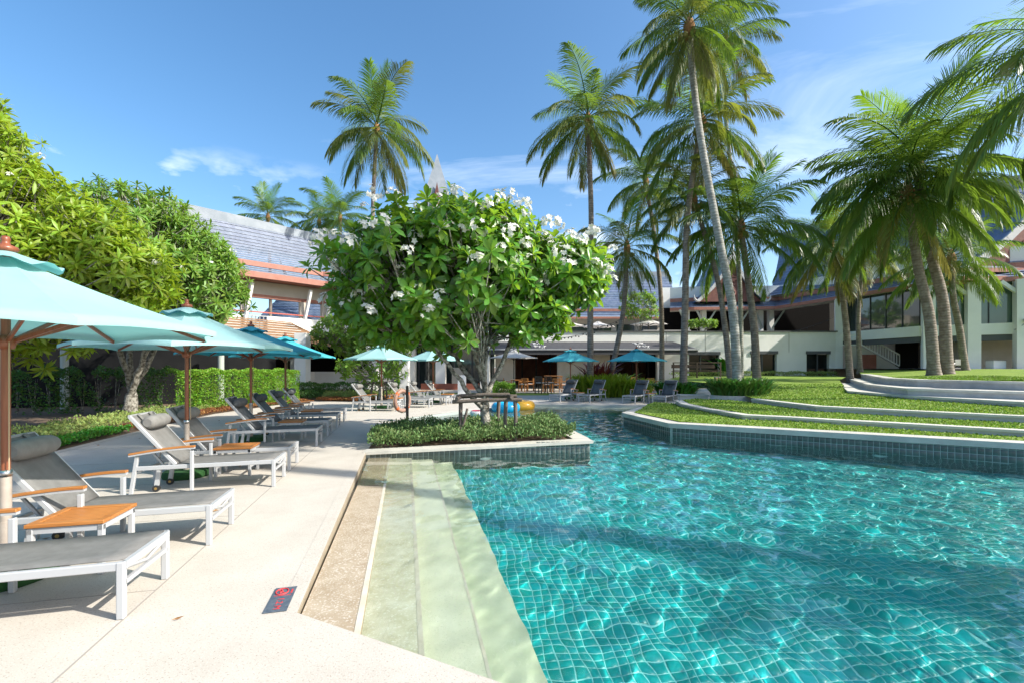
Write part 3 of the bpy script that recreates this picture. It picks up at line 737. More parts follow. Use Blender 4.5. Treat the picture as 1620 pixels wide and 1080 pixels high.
part('fascia', 'fascia', lambda mb: mb.ribbon(EAVE, -.09, 0, 6.93, 7.2))
part('soffit', 'wall_cream', lambda mb: mb.ribbon(EAVE, .02, 1.6, 6.98, 7.02))
up = shift(EAVE, 1.25)
part('fascia', 'fascia', lambda mb: mb.ribbon(up, -.08, 0, 7.9, 8.25))
part('clerestory', 'wall_white', lambda mb: mb.ribbon(shift(EAVE, 1.7), 0, .2, 7.5, 9.4))
up2 = [(24.5, 43.4), (27.2, 37.0), (28.7, 31.6), (32.3, 29.3), (42, 25.2)]
tiled_roof('roof', loc(up2), [(p[0] + 4.2 - 10, p[1] + 5.0 - 36) for p in up2], 8.3, 15.2, 20, 'roof_tile', rb, curve=.6)
part('ridge', 'ridge_pale', lambda mb: mb.ribbon([(p[0] + 4.2, p[1] + 5) for p in up2], -.2, .2, 14.9, 15.8))
def gable(cx, y, zb, zt_, hw, depth, parent, org, red='gable_red', bw=.28, flare=.55):
    "steep Thai gable: tiled slopes, curved bargeboards with finials, carved red tympanum"
    prof = []
    for i in range(9):
        t = i / 8; x = hw * ((1 - t) ** 1.0) + flare * (1 - t) ** 4 - .35 * math.sin(math.pi * t) * hw * .35; prof.append((x, lerp(zb, zt_, t)))
    for s_ in (-1, 1):
        mb = MB()
        for i in range(8):
            (x0, z0), (x1, z1) = prof[i], prof[i + 1]
            a = Vector((cx + s_ * x0, y, z0)) - Vector(org); b = Vector((cx + s_ * x1, y, z1)) - Vector(org); D = Vector((0, depth, 0)); u = Vector((0, 0, .05))
            mb.add([a, a + u, b + u * .1, b, a + D, a + D + u, b + D + u * .1, b + D], [(1, 2, 6, 5), (0, 1, 5, 4)])
        mb.build('roof_slope', 'roof_tile', parent, recalc=False)
        mb = MB()
        for i in range(8):
            (x0, z0), (x1, z1) = prof[i], prof[i + 1]
            mb.bar((cx + s_ * x0 - org[0], y - .08 - org[1], z0 + .04 - org[2]), (cx + s_ * x1 - org[0], y - .08 - org[1], z1 + .06 - org[2]), .14, bw)
        bb = mb.build('bargeboard', 'bargeboard', parent)
        MB().tube([Vector((cx + s_ * (prof[0][0] - .1 + dx_), y - .08, zb + dz_)) - Vector(org) for dx_, dz_ in ((0, 0), (.25, .02), (.45, .22), (.5, .6))], [.12, .11, .08, .02], 6).build('finial', 'bargeboard', bb)
    MB().tube([Vector((cx, y - .08, zt_ - .1)) - Vector(org), Vector((cx, y - .12, zt_ + .7)) - Vector(org), Vector((cx, y - .3, zt_ + 1.9)) - Vector(org)], [.14, .10, .015], 6).build('finial', 'bargeboard', parent)
    tv = [(cx + s_ * x * .93, y + .25, z) for s_ in (1,) for x, z in prof] + [(cx - x * .93, y + .25, z) for x, z in reversed(prof[:-1])]
    MB().add([Vector(v) - Vector(org) for v in tv], [tuple(range(len(tv)))]).build('tympanum', red, parent)
    cb = MB()
    for k in range(5):
        a = .4 + k * .55
        cb.tube([Vector((cx + math.cos(a * q) * (.25 + .1 * q) * hw * .5, y + .18, zb + .35 + (zt_ - zb) * (.06 + .05 * q + .07 * k))) - Vector(org) for q in range(5)], .06, 5)
    cb.build('carving', 'carving', parent)
porch = bpy.data.objects.new('porch_gable', None); COL.objects.link(porch); porch.parent = rb
gable(20.4, 42.2, 7.7, 12.2, 2.6, 6, porch, (10, 36, 0))
# right wing: white slab, tall glass, columns, stair below
WING = [(26.2, 36.4), (27.35, 30.6), (31.2, 28.2), (42, 23.7)]
part('slab_band', 'wall_white', lambda mb: mb.ribbon(WING, 0, .4, 3.68, 4.38))
part('slab_beam', 'dark_trim', lambda mb: mb.ribbon(WING, .12, .5, 3.3, 3.68))
part('slab_floor', 'wall_cream', lambda mb: mb.ribbon(WING, .4, 7, 3.95, 4.2))
for a, b, m, nm_ in ((0, 1, 'glass', 'glass_wall'), (1, 2, 'glass_green', 'glass_wall'), (2, 3, 'glass_green', 'glass_wall')):
    part(nm_, m, lambda mb: mb.ribbon(shift(WING, .28)[a:b + 1], 0, .04, 4.38, 6.98))
ip = shift(WING, .25)
for i in range(3):
    nseg = (5, 4, 8)[i]
    for k in range(nseg + 1):
        q = Vector(ip[i]).lerp(Vector(ip[i + 1]), k / nseg)
        part('mullion', 'dark_trim', lambda mb: mb.box((q.x, q.y, 5.68), (.05, .05, 2.6)))
part('inner_wall', 'wall_cream', lambda mb: mb.ribbon(shift(WING, 4.6)[:2], 0, .2, 1.5, 3.95))
part('inner_wall', 'red_panel', lambda mb: mb.ribbon(shift(WING, 4.4)[1:], 0, .2, 1.5, 3.95))
part('inner_dark', 'dark_room', lambda mb: mb.ribbon(shift(WING, 6.5), 0, .2, 4.2, 7.2))
for q, w in (((27.7, 30.3), .62), ((29.45, 29.1), .62), ((31.3, 27.95), .62), ((34.5, 26.6), .6), ((25.9, 36.1), .5)):
    part('column', 'wall_white', lambda mb: mb.box((q[0], q[1], 4.25), (w, w, 5.5), rz=-.5))
for q in ((27.7, 30.3), (29.45, 29.1), (31.3, 27.95)):
    for sx in (-1, 1):
        part('brace', 'wall_white', lambda mb: mb.bar((q[0], q[1], 6.0), (q[0] + sx * .85, q[1] - .5 * sx - .1, 6.95), .2))
for x0, y0, m, w in ((30.6, 33.0, 'red_panel', 1.5), (32.5, 32.0, 'red_panel', 1.2), (34.2, 31.2, 'dark_room', 1.6), (29.4, 33.9, 'dark_room', 1.3)):
    part('door_panel', m, lambda mb: mb.box((x0, y0, 2.6), (w, .12, 2.2), rz=-.5))
part('poster', 'red_panel', lambda mb: mb.box((26.6, 33.9, 2.05), (1.05, .06, 1.05)))
# stair behind the slab: closed white string, flight of steps and white baluster rails
stair = bpy.data.objects.new('staircase', None); COL.objects.link(stair); stair.parent = rb
def sp(name, m, fn, parent=stair): return part(name, m, fn, parent)
sx0, sx1 = 28.8, 26.1
sp('string_wall', 'wall_cream', lambda mb: mb.add([(25.9, 34.9, 1.45), (28.9, 34.0, 1.45), (28.9, 34.0, 1.6), (26.6, 34.7, 3.2), (25.9, 34.9, 3.2), (25.9, 35.1, 1.45), (28.9, 34.2, 1.45), (28.9, 34.2, 1.6), (26.6, 34.9, 3.2), (25.9, 35.1, 3.2)],
   [(0, 1, 2, 3, 4), (9, 8, 7, 6, 5), (2, 3, 8, 7), (3, 4, 9, 8), (1, 2, 7, 6)]))
for k in range(10):
    t = (k + .5) / 10; sp('stair_tread', 'riser_stone', lambda mb: mb.box((lerp(28.8, 26.7, t), lerp(34.7, 35.3, t), lerp(1.6, 3.1, t)), (.3, 1.2, .06), rz=-.28))
for dz_ in (.12, .95):
    sp('hand_rail', 'wall_white', lambda mb: mb.bar((28.9, 33.95, 1.6 + dz_), (26.6, 34.63, 3.2 + dz_), .09))
    sp('hand_rail', 'wall_white', lambda mb: mb.bar((26.6, 34.63, 3.2 + dz_ * .9), (25.2, 35.0, 3.2 + dz_ * .9), .09))
for k in range(15):
    t = k / 14; q = Vector((28.9, 33.95, 1.72)).lerp(Vector((26.6, 34.63, 3.32)), t)
    sp('baluster', 'wall_white', lambda mb: mb.box((q.x, q.y, q.z + .41), (.06, .04, .83)))
# floodlight on the slab
fl = thing('floodlight', 'small white double floodlight on the slab of the glass wing', 'floodlight', (30.9, 28.0, 3.9))
MB().tube([(0, 0, 0), (.25, -.35, .35), (.55, -.55, .38)], .04, 6).build('arm', 'white_metal', fl)
MB().lathe((.55, -.55, .38), [(.0, -.1), (.12, -.1), (.14, .1), (0, .1)], 10).build('lamp_head', 'white_metal', fl)
MB().lathe((.22, -.45, .55), [(.0, -.08), (.1, -.08), (.12, .1), (0, .1)], 10).build('lamp_head', 'white_metal', fl)
# large gabled hall behind the glass wing
hall = thing('gabled_hall', 'tall hall with curved grey bargeboards and finial behind the glass wing', 'building', (35, 30, 0))
gable(34.4, 29.2, 7.6, 13.3, 5.0, 14, hall, (35, 30, 0), bw=.42, flare=.8)
MB().box((0.2, 7.5, 4.2), (9.0, 13, 8.0)).build('wall', 'wall_cream', hall)
for i, z_ in enumerate((7.15, 7.75)):
    MB().box((-.6, -1.6 + .4 * i, z_), (12.5, .12, .26)).build('fascia', 'fascia', hall)
    MB().add([(-7, -1.6 + .4 * i, z_ + .15), (6, -1.6 + .4 * i, z_ + .15), (6, -.7 + .4 * i, z_ + .5), (-7, -.7 + .4 * i, z_ + .5)], [(0, 1, 2, 3)]).build('roof', 'roof_pale', hall)

# --- open pavilion on the left
pb = thing('open_pavilion', 'two storey pavilion with blue grey tiled roof, pink fascia and open upper floor', 'building', (-14, 28, 0))
PO = (-14, 28, 0)
FAC = [(-19.4, 23.0), (-18.5, 23.6), (-15.4, 26.2), (-12.2, 29.7), (-6.5, 31.2)]       # eave line, travel left to right: building on the left
def pp(name, m, fn, parent=pb): return part(name, m, fn, parent, PO)
lp = lambda path: [(p[0] + 14, p[1] - 28) for p in path]
tiled_roof('roof', lp(FAC), lp(shift(FAC, 1.2)), 7.15, 7.75, 3, 'roof_pale', pb)
tiled_roof('roof', lp(shift(FAC, 1.0)), lp(shift(FAC, 4.2)), 7.95, 11.0, 13, 'roof_pale', pb, curve=.3)
pp('fascia', 'fascia', lambda mb: mb.ribbon(FAC, -.09, 0, 6.86, 7.2))
pp('fascia', 'fascia', lambda mb: mb.ribbon(shift(FAC, .93), -.06, 0, 7.7, 8.0))
pp('soffit', 'fascia', lambda mb: mb.ribbon(FAC, .0, 1.4, 6.88, 6.92))
pp('beam', 'wall_cream', lambda mb: mb.ribbon(shift(FAC, 1.1), 0, .3, 6.05, 6.85))
pp('beam', 'fascia', lambda mb: mb.ribbon(shift(FAC, 1.05), 0, .4, 5.85, 6.05))
pp('ridge', 'ridge_pale', lambda mb: mb.ribbon(shift(FAC, 4.2), -.12, .25, [10.9] * 5, [11.75, 11.65, 11.5, 11.4, 11.5]))
pp('ceiling', 'wall_cream', lambda mb: mb.ribbon(FAC, 1.4, 7.5, 6.86, 6.92))
pp('floor_slab', 'wall_white', lambda mb: mb.ribbon(shift(FAC, .9), 0, 6.5, 3.5, 3.9))
pp('parapet', 'wall_white', lambda mb: mb.ribbon(shift(FAC, .9)[:3], 0, .18, 3.9, 4.75))
pp('parapet', 'wall_white', lambda mb: mb.ribbon(shift(FAC, .9)[3:], 0, .18, 3.9, 4.75))
q0, q1 = [Vector(p) for p in shift(FAC, .95)[2:4]]
pp('parapet', 'wall_white', lambda mb: mb.ribbon([q0.lerp(q1, .30), q1], 0, .18, 3.9, 4.75))
for k in range(8):
    q = q0.lerp(q1, .30 * k / 7); pp('baluster', 'white_metal', lambda mb: mb.box((q.x, q.y, 4.3), (.05, .05, .8)))
pp('hand_rail', 'white_metal', lambda mb: mb.bar((q0.x, q0.y, 4.72), (*q0.lerp(q1, .3), 4.72), .06))
pp('hand_rail', 'rail_red', lambda mb: mb.ribbon(shift(FAC, .98), -.03, .05, 4.92, 4.99))
for i, t in ((1, .0), (2, .05), (2, .74), (3, .02), (3, .5)):
    a_, b_2 = Vector(shift(FAC, 1.25)[i]), Vector(shift(FAC, 1.25)[i + 1]); q = a_.lerp(b_2, t)
    pp('column', 'wall_cream', lambda mb: mb.box((q.x, q.y, 5.2), (.34, .34, 2.7), rz=.8))
    pp('brace', 'wall_white', lambda mb: mb.bar((q.x + .1, q.y - .1, 4.2), (q.x + .75, q.y - .4, 6.6), .16))
for x_, y_ in ((-11.6, 25.2), (-16, 25.5), (-9.6, 31.5), (-7.6, 32.2), (-12.9, 27.4)):
    pp('column', 'wall_white', lambda mb: mb.box((x_, y_, 1.75), (.62, .62, 3.5)))
pp('back_wall', 'wall_white', lambda mb: mb.ribbon(shift(FAC, 4.5), 0, .2, 0, 1.3))
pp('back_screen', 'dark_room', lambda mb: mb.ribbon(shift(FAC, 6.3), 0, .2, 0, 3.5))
# low lean-to roof of brown shingles in front of the pavilion
LT = [(-22, 17.6), (-16.4, 19.5), (-13.6, 22.0), (-11.2, 26.4)]
tiled_roof('lean_to_roof', lp(LT), lp(shift(LT, 2.6)), 2.9, 4.35, 9, 'thatch', pb, lip=.09)
pp('lean_to_end', 'thatch', lambda mb: mb.add([(-11.2, 26.4, 2.9), (*shift(LT, 2.6)[3], 4.35), (-10.3, 28.0, 2.75)], [(0, 1, 2)]))
dw = tag(part('garden_wall', 'wall_dark', lambda mb: mb.ribbon(shift(LT[:3] + [(-12.4, 24.2)], .25), 0, .25, 0, 2.95), None, (0, 0, 0)), 'black screen wall standing behind the hedge', 'wall')
for x_, y_ in ((-17.6, 17.9), (-13.3, 20.8)):
    po = thing('shelter_post', 'pale green timber post with brace in front of the black wall' + (' by the tree' if x_ > -15 else ' in the shrubs'), 'post', (x_, y_, 0))
    MB().tube([(0, 0, 0), (0, 0, 2.9)], .13, 10).build('shaft', 'strut_green', po)
    MB().bar((.05, -.05, 2.2), (.55, -.1, 2.9), .12).build('brace', 'strut_green', po)
# --- lobby front between pavilion and restaurant
lb = thing('lobby_building', 'shaded white lobby front with square columns and dark glass doors', 'building', (-5, 34, 0))
LO = (-5, 34, 0)
def lpart(name, m, fn): return part(name, m, fn, lb, LO)
lpart('glass_front', 'glass', lambda mb: wallbox(mb, -10.5, -1.4, 36.0, 36.1, 0, 3.4))
for k in range(7):
    lpart('mullion', 'dark_trim', lambda mb: wallbox(mb, -10.2 + 1.4 * k, -10.1 + 1.4 * k, 35.9, 36.0, 0, 3.4))
for xc in (-9.4, -7.55, -5.3, -2.0):
    lpart('column', 'wall_white', lambda mb: wallbox(mb, xc - .35, xc + .35, 33.6, 34.3, 0, 3.4))
lpart('slab_band', 'wall_white', lambda mb: wallbox(mb, -11, -1.32, 33.4, 33.9, 3.4, 4.4))
lpart('slab_floor', 'wall_cream', lambda mb: wallbox(mb, -11, -1.32, 33.9, 44, 3.5, 3.7))
lpart('low_wall', 'red_panel', lambda mb: wallbox(mb, -6.6, -2.4, 33.0, 33.2, 0, .45))
lpart('cabinet', 'wall_cream', lambda mb: wallbox(mb, -4.6, -3.6, 34.8, 35.2, 0, 1.6))
# tall spire of the lobby roof
spire = thing('roof_spire', 'slender grey pyramid spire with red gable rising above the roofs', 'spire', (-7.9, 48, 0))
prof = [(3.6, 8), (2.6, 11), (1.9, 14), (1.45, 17), (1.1, 20), (.55, 22), (.03, 24.0)]
mb = MB()
for i in range(len(prof) - 1):
    (r0, z0), (r1, z1) = prof[i], prof[i + 1]
    for k in range(4):
        a, b = k * math.pi / 2 + math.pi / 4 + .15, (k + 1) * math.pi / 2 + math.pi / 4 + .15; q = 1.414
        mb.add([(r0 * q * math.cos(a), r0 * q * math.sin(a), z0), (r0 * q * math.cos(b), r0 * q * math.sin(b), z0), (r1 * q * math.cos(b), r1 * q * math.sin(b), z1), (r1 * q * math.cos(a), r1 * q * math.sin(a), z1)], [(0, 1, 2, 3)])
mb.build('shaft', 'ridge_pale', spire)
MB().add([(-.3, -1.75, 17.5), (.7, -1.75, 17.5), (.2, -1.25, 20.6), (-.3, -1.0, 17.5), (.7, -1.0, 17.5)], [(0, 1, 2), (0, 2, 3), (1, 4, 2)]).build('gable', 'gable_red', spire)
MB().box((0, 2, 5), (8, 6, 6.4)).build('base', 'wall_cream', spire)
# distant blue roof seen through the pavilion
dr = thing('distant_roof', 'blue tiled roof seen through the open pavilion floor', 'building', (-20.5, 46, 0))
tiled_roof('roof', [(-5.5, 0), (7, 0)], [(-3.5, 5), (5, 5)], 6.2, 11.4, 16, 'roof_tile', dr)
MB().box((.8, 3, 3.1), (11.5, 5, 6.2)).build('wall', 'wall_white', dr)
MB().tube([(-3.5, 5, 11.3), (-4.6, 4.5, 11.7), (-5.2, 4.2, 13.6)], [.3, .2, .03], 6).build('finial', 'ridge_pale', dr)
# ---------------------------------------------------------------- pool furniture
UL = Vector((.97, .243, 0)); RZL = math.atan2(.243, .97)          # loungers in the row point their feet to the pool
def make_lounger(dark):
    "local x: rear leg 0 to foot leg 1.64; y: 0 to .62; feet on z = 0"
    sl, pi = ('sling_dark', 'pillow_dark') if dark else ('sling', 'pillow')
    t = thing('sun_lounger', 'x', 'sun lounger')
    W = .62; wm = 'white_metal'
    fr = MB()
    for y in (.02, W - .02): fr.bar((.02, y, .335), (1.66, y, .345), .035, .055, bev=.006)
    fr.bar((1.655, .02, .35), (1.655, W - .02, .35), .03, .05); fr.bar((.5, .03, .33), (.5, W - .03, .33), .03, .04)
    fr.bar((.05, .03, .30), (.05, W - .03, .30), .03, .03)
    fr.build('frame', wm, t)
    ft = MB(); ft.tube([(1.66, .03, .335), (1.645, W / 2, .27), (1.66, W - .03, .335)], .014, 6); ft.bar((1.65, .03, .235), (1.65, W - .03, .235), .025, .03)
    ft.build('foot_rail', wm, t)
    for y in (.02, W - .02):
        MB().bar((1.64, y, 0), (1.64, y, .375), .045, .045, up=(1, 0, 0), bev=.006).build('leg', wm, t)
        MB().bar((-.04, y, .0), (.03, y, .50), .04, .045, up=(1, 0, 0), bev=.006).build('leg', wm, t)
        MB().bar((.66, y - .025 if y < .3 else y + .025, 0), (.66, y - .025 if y < .3 else y + .025, .545), .04, .04, up=(1, 0, 0), bev=.006).build('arm_post', wm, t)
        yy = y - .025 if y < .3 else y + .025
        pts = [(-.05 + .74 * k / 8, yy, .505 + .075 * math.sin(math.pi * .5 * k / 8)) for k in range(9)]
        a = MB()
        for k in range(8): a.bar(pts[k], (pts[k + 1][0] + .004, *pts[k + 1][1:]), .04, .02)
        ar = a.build('arm_rail', wm, t)
        a = MB()
        for k in range(8): a.bar((pts[k][0], yy, pts[k][2] + .022), (pts[k + 1][0] + .006, yy, pts[k + 1][2] + .022), .052, .024, bev=.004)
        a.build('armrest', 'teak', t)
    wh = MB()
    for y in (.12, W - .12):
        wh.bar((.24, y, .33), (.20, y, .06), .03, .05); wh.bar((.30, y, .33), (.16, y, .52), .022, .022)
    wh.build('back_support', 'strut_green' if False else wm, t)
    for y in (.12, W - .12):
        w2 = MB(); w2.tube([(.20, y - .02, .045), (.20, y + .02, .045)], .045, 12); cw = w2.build('wheel', 'rubber', t)
        MB().tube([(.20, y - .024, .045), (.20, y + .024, .045)], .018, 8).build('hub', 'brass', cw)
    # seat sling: slightly dished cloth with thickness
    def sling(a, b, n=8, sag=.012):
        v = []; f = []
        a, b = Vector(a), Vector(b); nn = Vector((b.x - a.x, 0, b.z - a.z)).normalized(); up = Vector((-nn.z, 0, nn.x))
        for i in range(n + 1):
            p = a.lerp(b, i / n)
            for j in range(5):
                y = .035 + (W - .07) * j / 4; s_ = -sag * (1 - ((j - 2) / 2) ** 2)
                v.append(p + Vector((0, y, 0)) + up * s_)
        m = len(v); v += [q - up * .008 for q in v]
        for i in range(n):
            for j in range(4):
                k = i * 5 + j; f.append((k, k + 1, k + 6, k + 5)); f.append((m + k, m + k + 5, m + k + 6, m + k + 1))
        for i in range(n): f.append((i * 5, i * 5 + 5, m + i * 5 + 5, m + i * 5)); f.append((i * 5 + 4, m + i * 5 + 4, m + i * 5 + 9, i * 5 + 9))
        f.append((0, m, m + 1, 1)); f += [(n * 5 + j, n * 5 + j + 1, m + n * 5 + j + 1, m + n * 5 + j) for j in range(4)]
        return MB().add(v, f, True)
    sling((.44, 0, .372), (1.64, 0, .385)).build('seat', sl, t)
    B0, B1 = Vector((.46, 0, .365)), Vector((-.06, 0, 1.01))
    bf = MB()
    for y in (.028, W - .028): bf.bar(B0 + Vector((0, y, 0)), B1 + Vector((0, y, 0)), .03, .045, up=(1, 0, .8), bev=.005)
    bf.bar(B1 + Vector((0, .02, 0)), B1 + Vector((0, W - .02, 0)), .03, .04); bf.build('back_frame', wm, t)
    sling(B1 + Vector((.02, 0, .012)), B0 + Vector((.02, 0, .012))).build('backrest', sl, t)
    d = (B1 - B0).normalized(); nrm = Vector((-d.z, 0, d.x)); nrm = -nrm if nrm.x < 0 else nrm
    c = B0 + d * .645 + nrm * .085
    pm = MB(); pr = [(.0, .05), (.012, .072), (.06, .088), (.15, .094), (.25, .095), (.35, .094), (.44, .088), (.488, .072), (.50, .05)]
    pm.tube([c + Vector((0, .06 + y, 0)) for y, r in pr], [r for y, r in pr], 14); p_ = pm.build('head_pillow', pi, t)
    st = MB()
    for y in (.17, W - .17): st.bar(B1 + Vector((.03, y, .02)), B0 + d * .70 + Vector((.03, y, .02)), .05, .006, up=nrm)
    st.build('strap', pi, p_)
    return t
lou = make_lounger(False); loud = make_lounger(True)
dL = Vector((-.243, .97, 0))
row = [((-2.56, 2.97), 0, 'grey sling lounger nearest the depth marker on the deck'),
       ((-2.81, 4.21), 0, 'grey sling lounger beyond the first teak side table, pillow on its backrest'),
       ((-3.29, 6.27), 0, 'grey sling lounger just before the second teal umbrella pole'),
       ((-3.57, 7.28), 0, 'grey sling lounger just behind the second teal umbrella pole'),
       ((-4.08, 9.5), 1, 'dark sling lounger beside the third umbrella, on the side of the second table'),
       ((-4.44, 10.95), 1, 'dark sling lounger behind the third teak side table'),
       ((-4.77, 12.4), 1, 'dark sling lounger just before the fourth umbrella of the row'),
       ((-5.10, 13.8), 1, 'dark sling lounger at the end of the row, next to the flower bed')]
first = {0: lou, 1: loud}; used_ = {0: False, 1: False}
def put_lounger(kind, loc, rz, label, group):
    if used_[kind]: o = copy_tree(first[kind])
    else: o = first[kind]; used_[kind] = True
    o.location = loc; o.rotation_euler = (0, 0, rz); o['label'] = label; o['group'] = group
    return o
for (x, y), kd, lab in row:
    p = Vector((x, y, 0)) - UL * 1.64 - dL * .0
    put_lounger(kd, (p.x, p.y, .0), RZL, lab, 'loungers in the long row on the deck')
for (x, y, a), lab in (((-5.95, 17.0, -.05), 'grey sling lounger left of the first far umbrella, by the flower bed'), ((-5.0, 18.5, -.05), 'grey sling lounger right behind the life ring post'),
                       ((-4.5, 19.9, -.08), 'grey sling lounger in front of the lobby columns'), ((-3.95, 20.9, -.1), 'grey sling lounger beside the white standing sign')):
    put_lounger(0, (x, y, 0), a, lab, 'grey loungers beyond the planter')
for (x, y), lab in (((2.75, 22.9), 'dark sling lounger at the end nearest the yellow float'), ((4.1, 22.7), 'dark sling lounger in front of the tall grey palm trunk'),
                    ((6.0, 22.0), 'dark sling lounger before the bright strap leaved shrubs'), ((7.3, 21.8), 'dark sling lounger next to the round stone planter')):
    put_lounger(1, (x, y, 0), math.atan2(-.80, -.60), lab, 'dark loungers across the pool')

def make_table():
    t = thing('side_table', 'x', 'side table')
    u, v, h = .50, .46, .43
    for x in (.02, u - .02):
        for y in (.02, v - .02): MB().bar((x, y, 0), (x, y, h - .03), .04, .04, up=(1, 0, 0), bev=.005).build('leg', 'white_metal', t)
    f = MB()
    for y in (.02, v - .02): f.bar((.0, y, h - .05), (u, y, h - .05), .03, .045)
    for x in (.02, u - .02): f.bar((x, .0, h - .05), (x, v, h - .05), .03, .045); f.bar((x, .03, .13), (x, v - .03, .13), .02, .025)
    f.build('frame', 'white_metal', t)
    tp = bpy.data.objects.new('table_top', None); COL.objects.link(tp); tp.parent = t
    rim = MB()
    for y in (.02, v - .02): rim.box((u / 2, y, h - .008), (u + .02, .06, .03), bev=.004)
    for x in (.02, u - .02): rim.box((x, v / 2, h - .0085), (.06, v - .08, .0285), bev=.004)
    rim.build('rim', 'teak', tp)
    n = 9
    sl = MB().box((0, 0, 0), (u - .102, .026, .018), bev=.003); me = None
    for k in range(n):
        y = .068 + (v - .136) * k / (n - 1)
        if me is None: o = sl.build('slat', 'teak', tp); me = o.data
        else: o = link('slat', me, tp)
        o.location = (u / 2, y, h - .009)
    return t
tb = make_table(); tused = [False]
for (x, y), rz, lab in (((-3.74, 3.50), RZL, 'teak slatted side table between the two loungers nearest the depth marker'), ((-4.46, 6.80), RZL, 'teak slatted side table beside the second umbrella pole'),
                        ((-5.2, 10.12), RZL, 'teak slatted side table between the first two dark loungers'), ((-5.85, 12.62), RZL, 'teak slatted side table between the last two dark loungers of the row'),
                        ((-4.9, 17.85), -.1, 'teak slatted side table behind the life ring'), ((-3.2, 20.45), -.1, 'teak slatted side table by the white standing sign'),
                        ((3.1, 21.75), .6, 'teak slatted side table between the dark loungers by the floats'), ((6.35, 21.1), .6, 'teak slatted side table between the dark loungers by the round planter')):
    o = copy_tree(tb) if tused[0] else tb; tused[0] = True
    o.location = (x, y, 0); o.rotation_euler = (0, 0, rz); o['label'] = lab; o['group'] = 'teak side tables'

def make_umbrella(mt, r=1.45, hr=1.95, ht=2.52, wood_='pole_wood', cap=True, base=True):
    t = thing('pool_umbrella', 'x', 'umbrella')
    tips = [Vector((r * math.cos(k * math.pi / 4 + .26), r * math.sin(k * math.pi / 4 + .26), hr)) for k in range(8)]
    top = Vector((0, 0, ht)); nr, ns = 10, 8
    def surf(k, a, b):
        "a 0 hub..1 rim, b across the gore"
        p0, p1 = tips[k], tips[(k + 1) % 8]; e = p0.lerp(p1, b)
        e = e * (1 - .035 * 4 * b * (1 - b)); e.z = hr + .03 * 4 * b * (1 - b)
        q = top.lerp(e, a); q.z -= .05 * 4 * b * (1 - b) * a * (1 - a) * 2 - 0; q.z -= .03 * math.sin(math.pi * a)
        return q
    for k in range(8):
        v = [surf(k, .03 + .97 * i / nr, j / ns) for i in range(nr + 1) for j in range(ns + 1)]
        hem = [surf(k, 1, j / ns) + Vector((0, 0, -.045)) for j in range(ns + 1)]
        f = [(i * (ns + 1) + j, i * (ns + 1) + j + 1, (i + 1) * (ns + 1) + j + 1, (i + 1) * (ns + 1) + j) for i in range(nr) for j in range(ns)]
        o = len(v); v += hem; f += [(nr * (ns + 1) + j, nr * (ns + 1) + j + 1, o + j + 1, o + j) for j in range(ns)]
        MB().add(v, f, True).build('canopy_panel', mt, t, recalc=False)
    if cap:
        v = []; f = []; m = 40
        for i in range(5):
            for k in range(m):
                a = 2 * math.pi * k / m; rr = .05 + .07 * i * (1 + .02 * math.cos(8 * (a - .26))); zz = ht + .045 - rr * .40 + (.022 * math.sin(a * 8 + 1) * (i / 4) ** 2) + (.012 if i == 4 else 0)
                v.append((rr * math.cos(a), rr * math.sin(a), zz))
        for i in range(4):
            for k in range(m): f.append((i * m + k, i * m + (k + 1) % m, (i + 1) * m + (k + 1) % m, (i + 1) * m + k))
        MB().add(v, f, True).build('vent_cap', mt, t, recalc=False)
    MB().lathe((0, 0, ht + .02), [(0, 0), (.055, .0), (.075, .02), (.07, .045), (.03, .06), (.024, .085), (.03, .10), (.022, .125), (0, .13)], 16).build('finial', 'pole_wood' if wood_ == 'pole_wood' else 'black_paint', t)
    po = MB().tube([(0, 0, .75), (0, 0, ht)], .029, 8).build('pole', wood_, t)
    MB().tube([(0, 0, .02), (0, 0, .8)], .036, 10).build('pole_sleeve', 'sleeve' if wood_ == 'pole_wood' else wood_, t)
    MB().lathe((0, 0, .80), [(.03, 0), (.04, 0), (.04, .05), (.03, .05)], 12).build('clamp', 'steel', t)
    hb = MB(); hb.lathe((0, 0, hr - .16), [(.03, 0), (.05, 0), (.065, .05), (.055, .1), (.03, .1)], 12); hb.build('hub', wood_, t)
    for k in range(8):
        tp = tips[k]; mid = top.lerp(tp, .52) + Vector((0, 0, -.085))
        rb_ = MB().bar(top + Vector((0, 0, -.10)), Vector((tp.x * .985, tp.y * .985, hr - .035)), .018, .03).build('rib', wood_, t)
        d = Vector((tp.x, tp.y, 0)).normalized()
        MB().bar(Vector((0, 0, hr - .10)) + d * .05, mid, .018, .03).build('strut', wood_, t)
    MB().tube([(.06, -.03, hr - .1), (.062, -.032, .85)], .005, 5).build('pull_cord', 'cord', t)
    if base:
        MB().lathe((0, 0, 0), [(0, 0), (.30, 0), (.31, .03), (.31, .075), (.28, .10), (.06, .105), (0, .105)], 28).build('base_weight', 'turf_green', t)
        MB().tube([(0, 0, .09), (0, 0, .45)], .042, 12).build('base_socket', 'sleeve', t)
    return t
um = make_umbrella('canopy'); ud = make_umbrella('canopy_deep')
def put_umb(src, loc, rz, label, flag={}):
    if flag.get(src.name): o = copy_tree(src)
    else: o = src; flag[src.name] = 1
    o.location = loc; o.rotation_euler = (0, 0, rz); o['label'] = label; o['group'] = 'teal pool umbrellas'
    return o
put_umb(um, (-3.95, 3.55, 0), 0, 'large pale teal umbrella over the loungers nearest the depth marker')
put_umb(um, (-4.93, 6.9, 0), .25, 'pale teal umbrella second in the row, over the second pair of loungers')
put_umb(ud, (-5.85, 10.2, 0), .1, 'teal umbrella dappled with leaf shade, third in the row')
put_umb(ud, (-6.72, 13.5, 0), .4, 'deep teal umbrella at the end of the lounger row beside the clipped hedge')
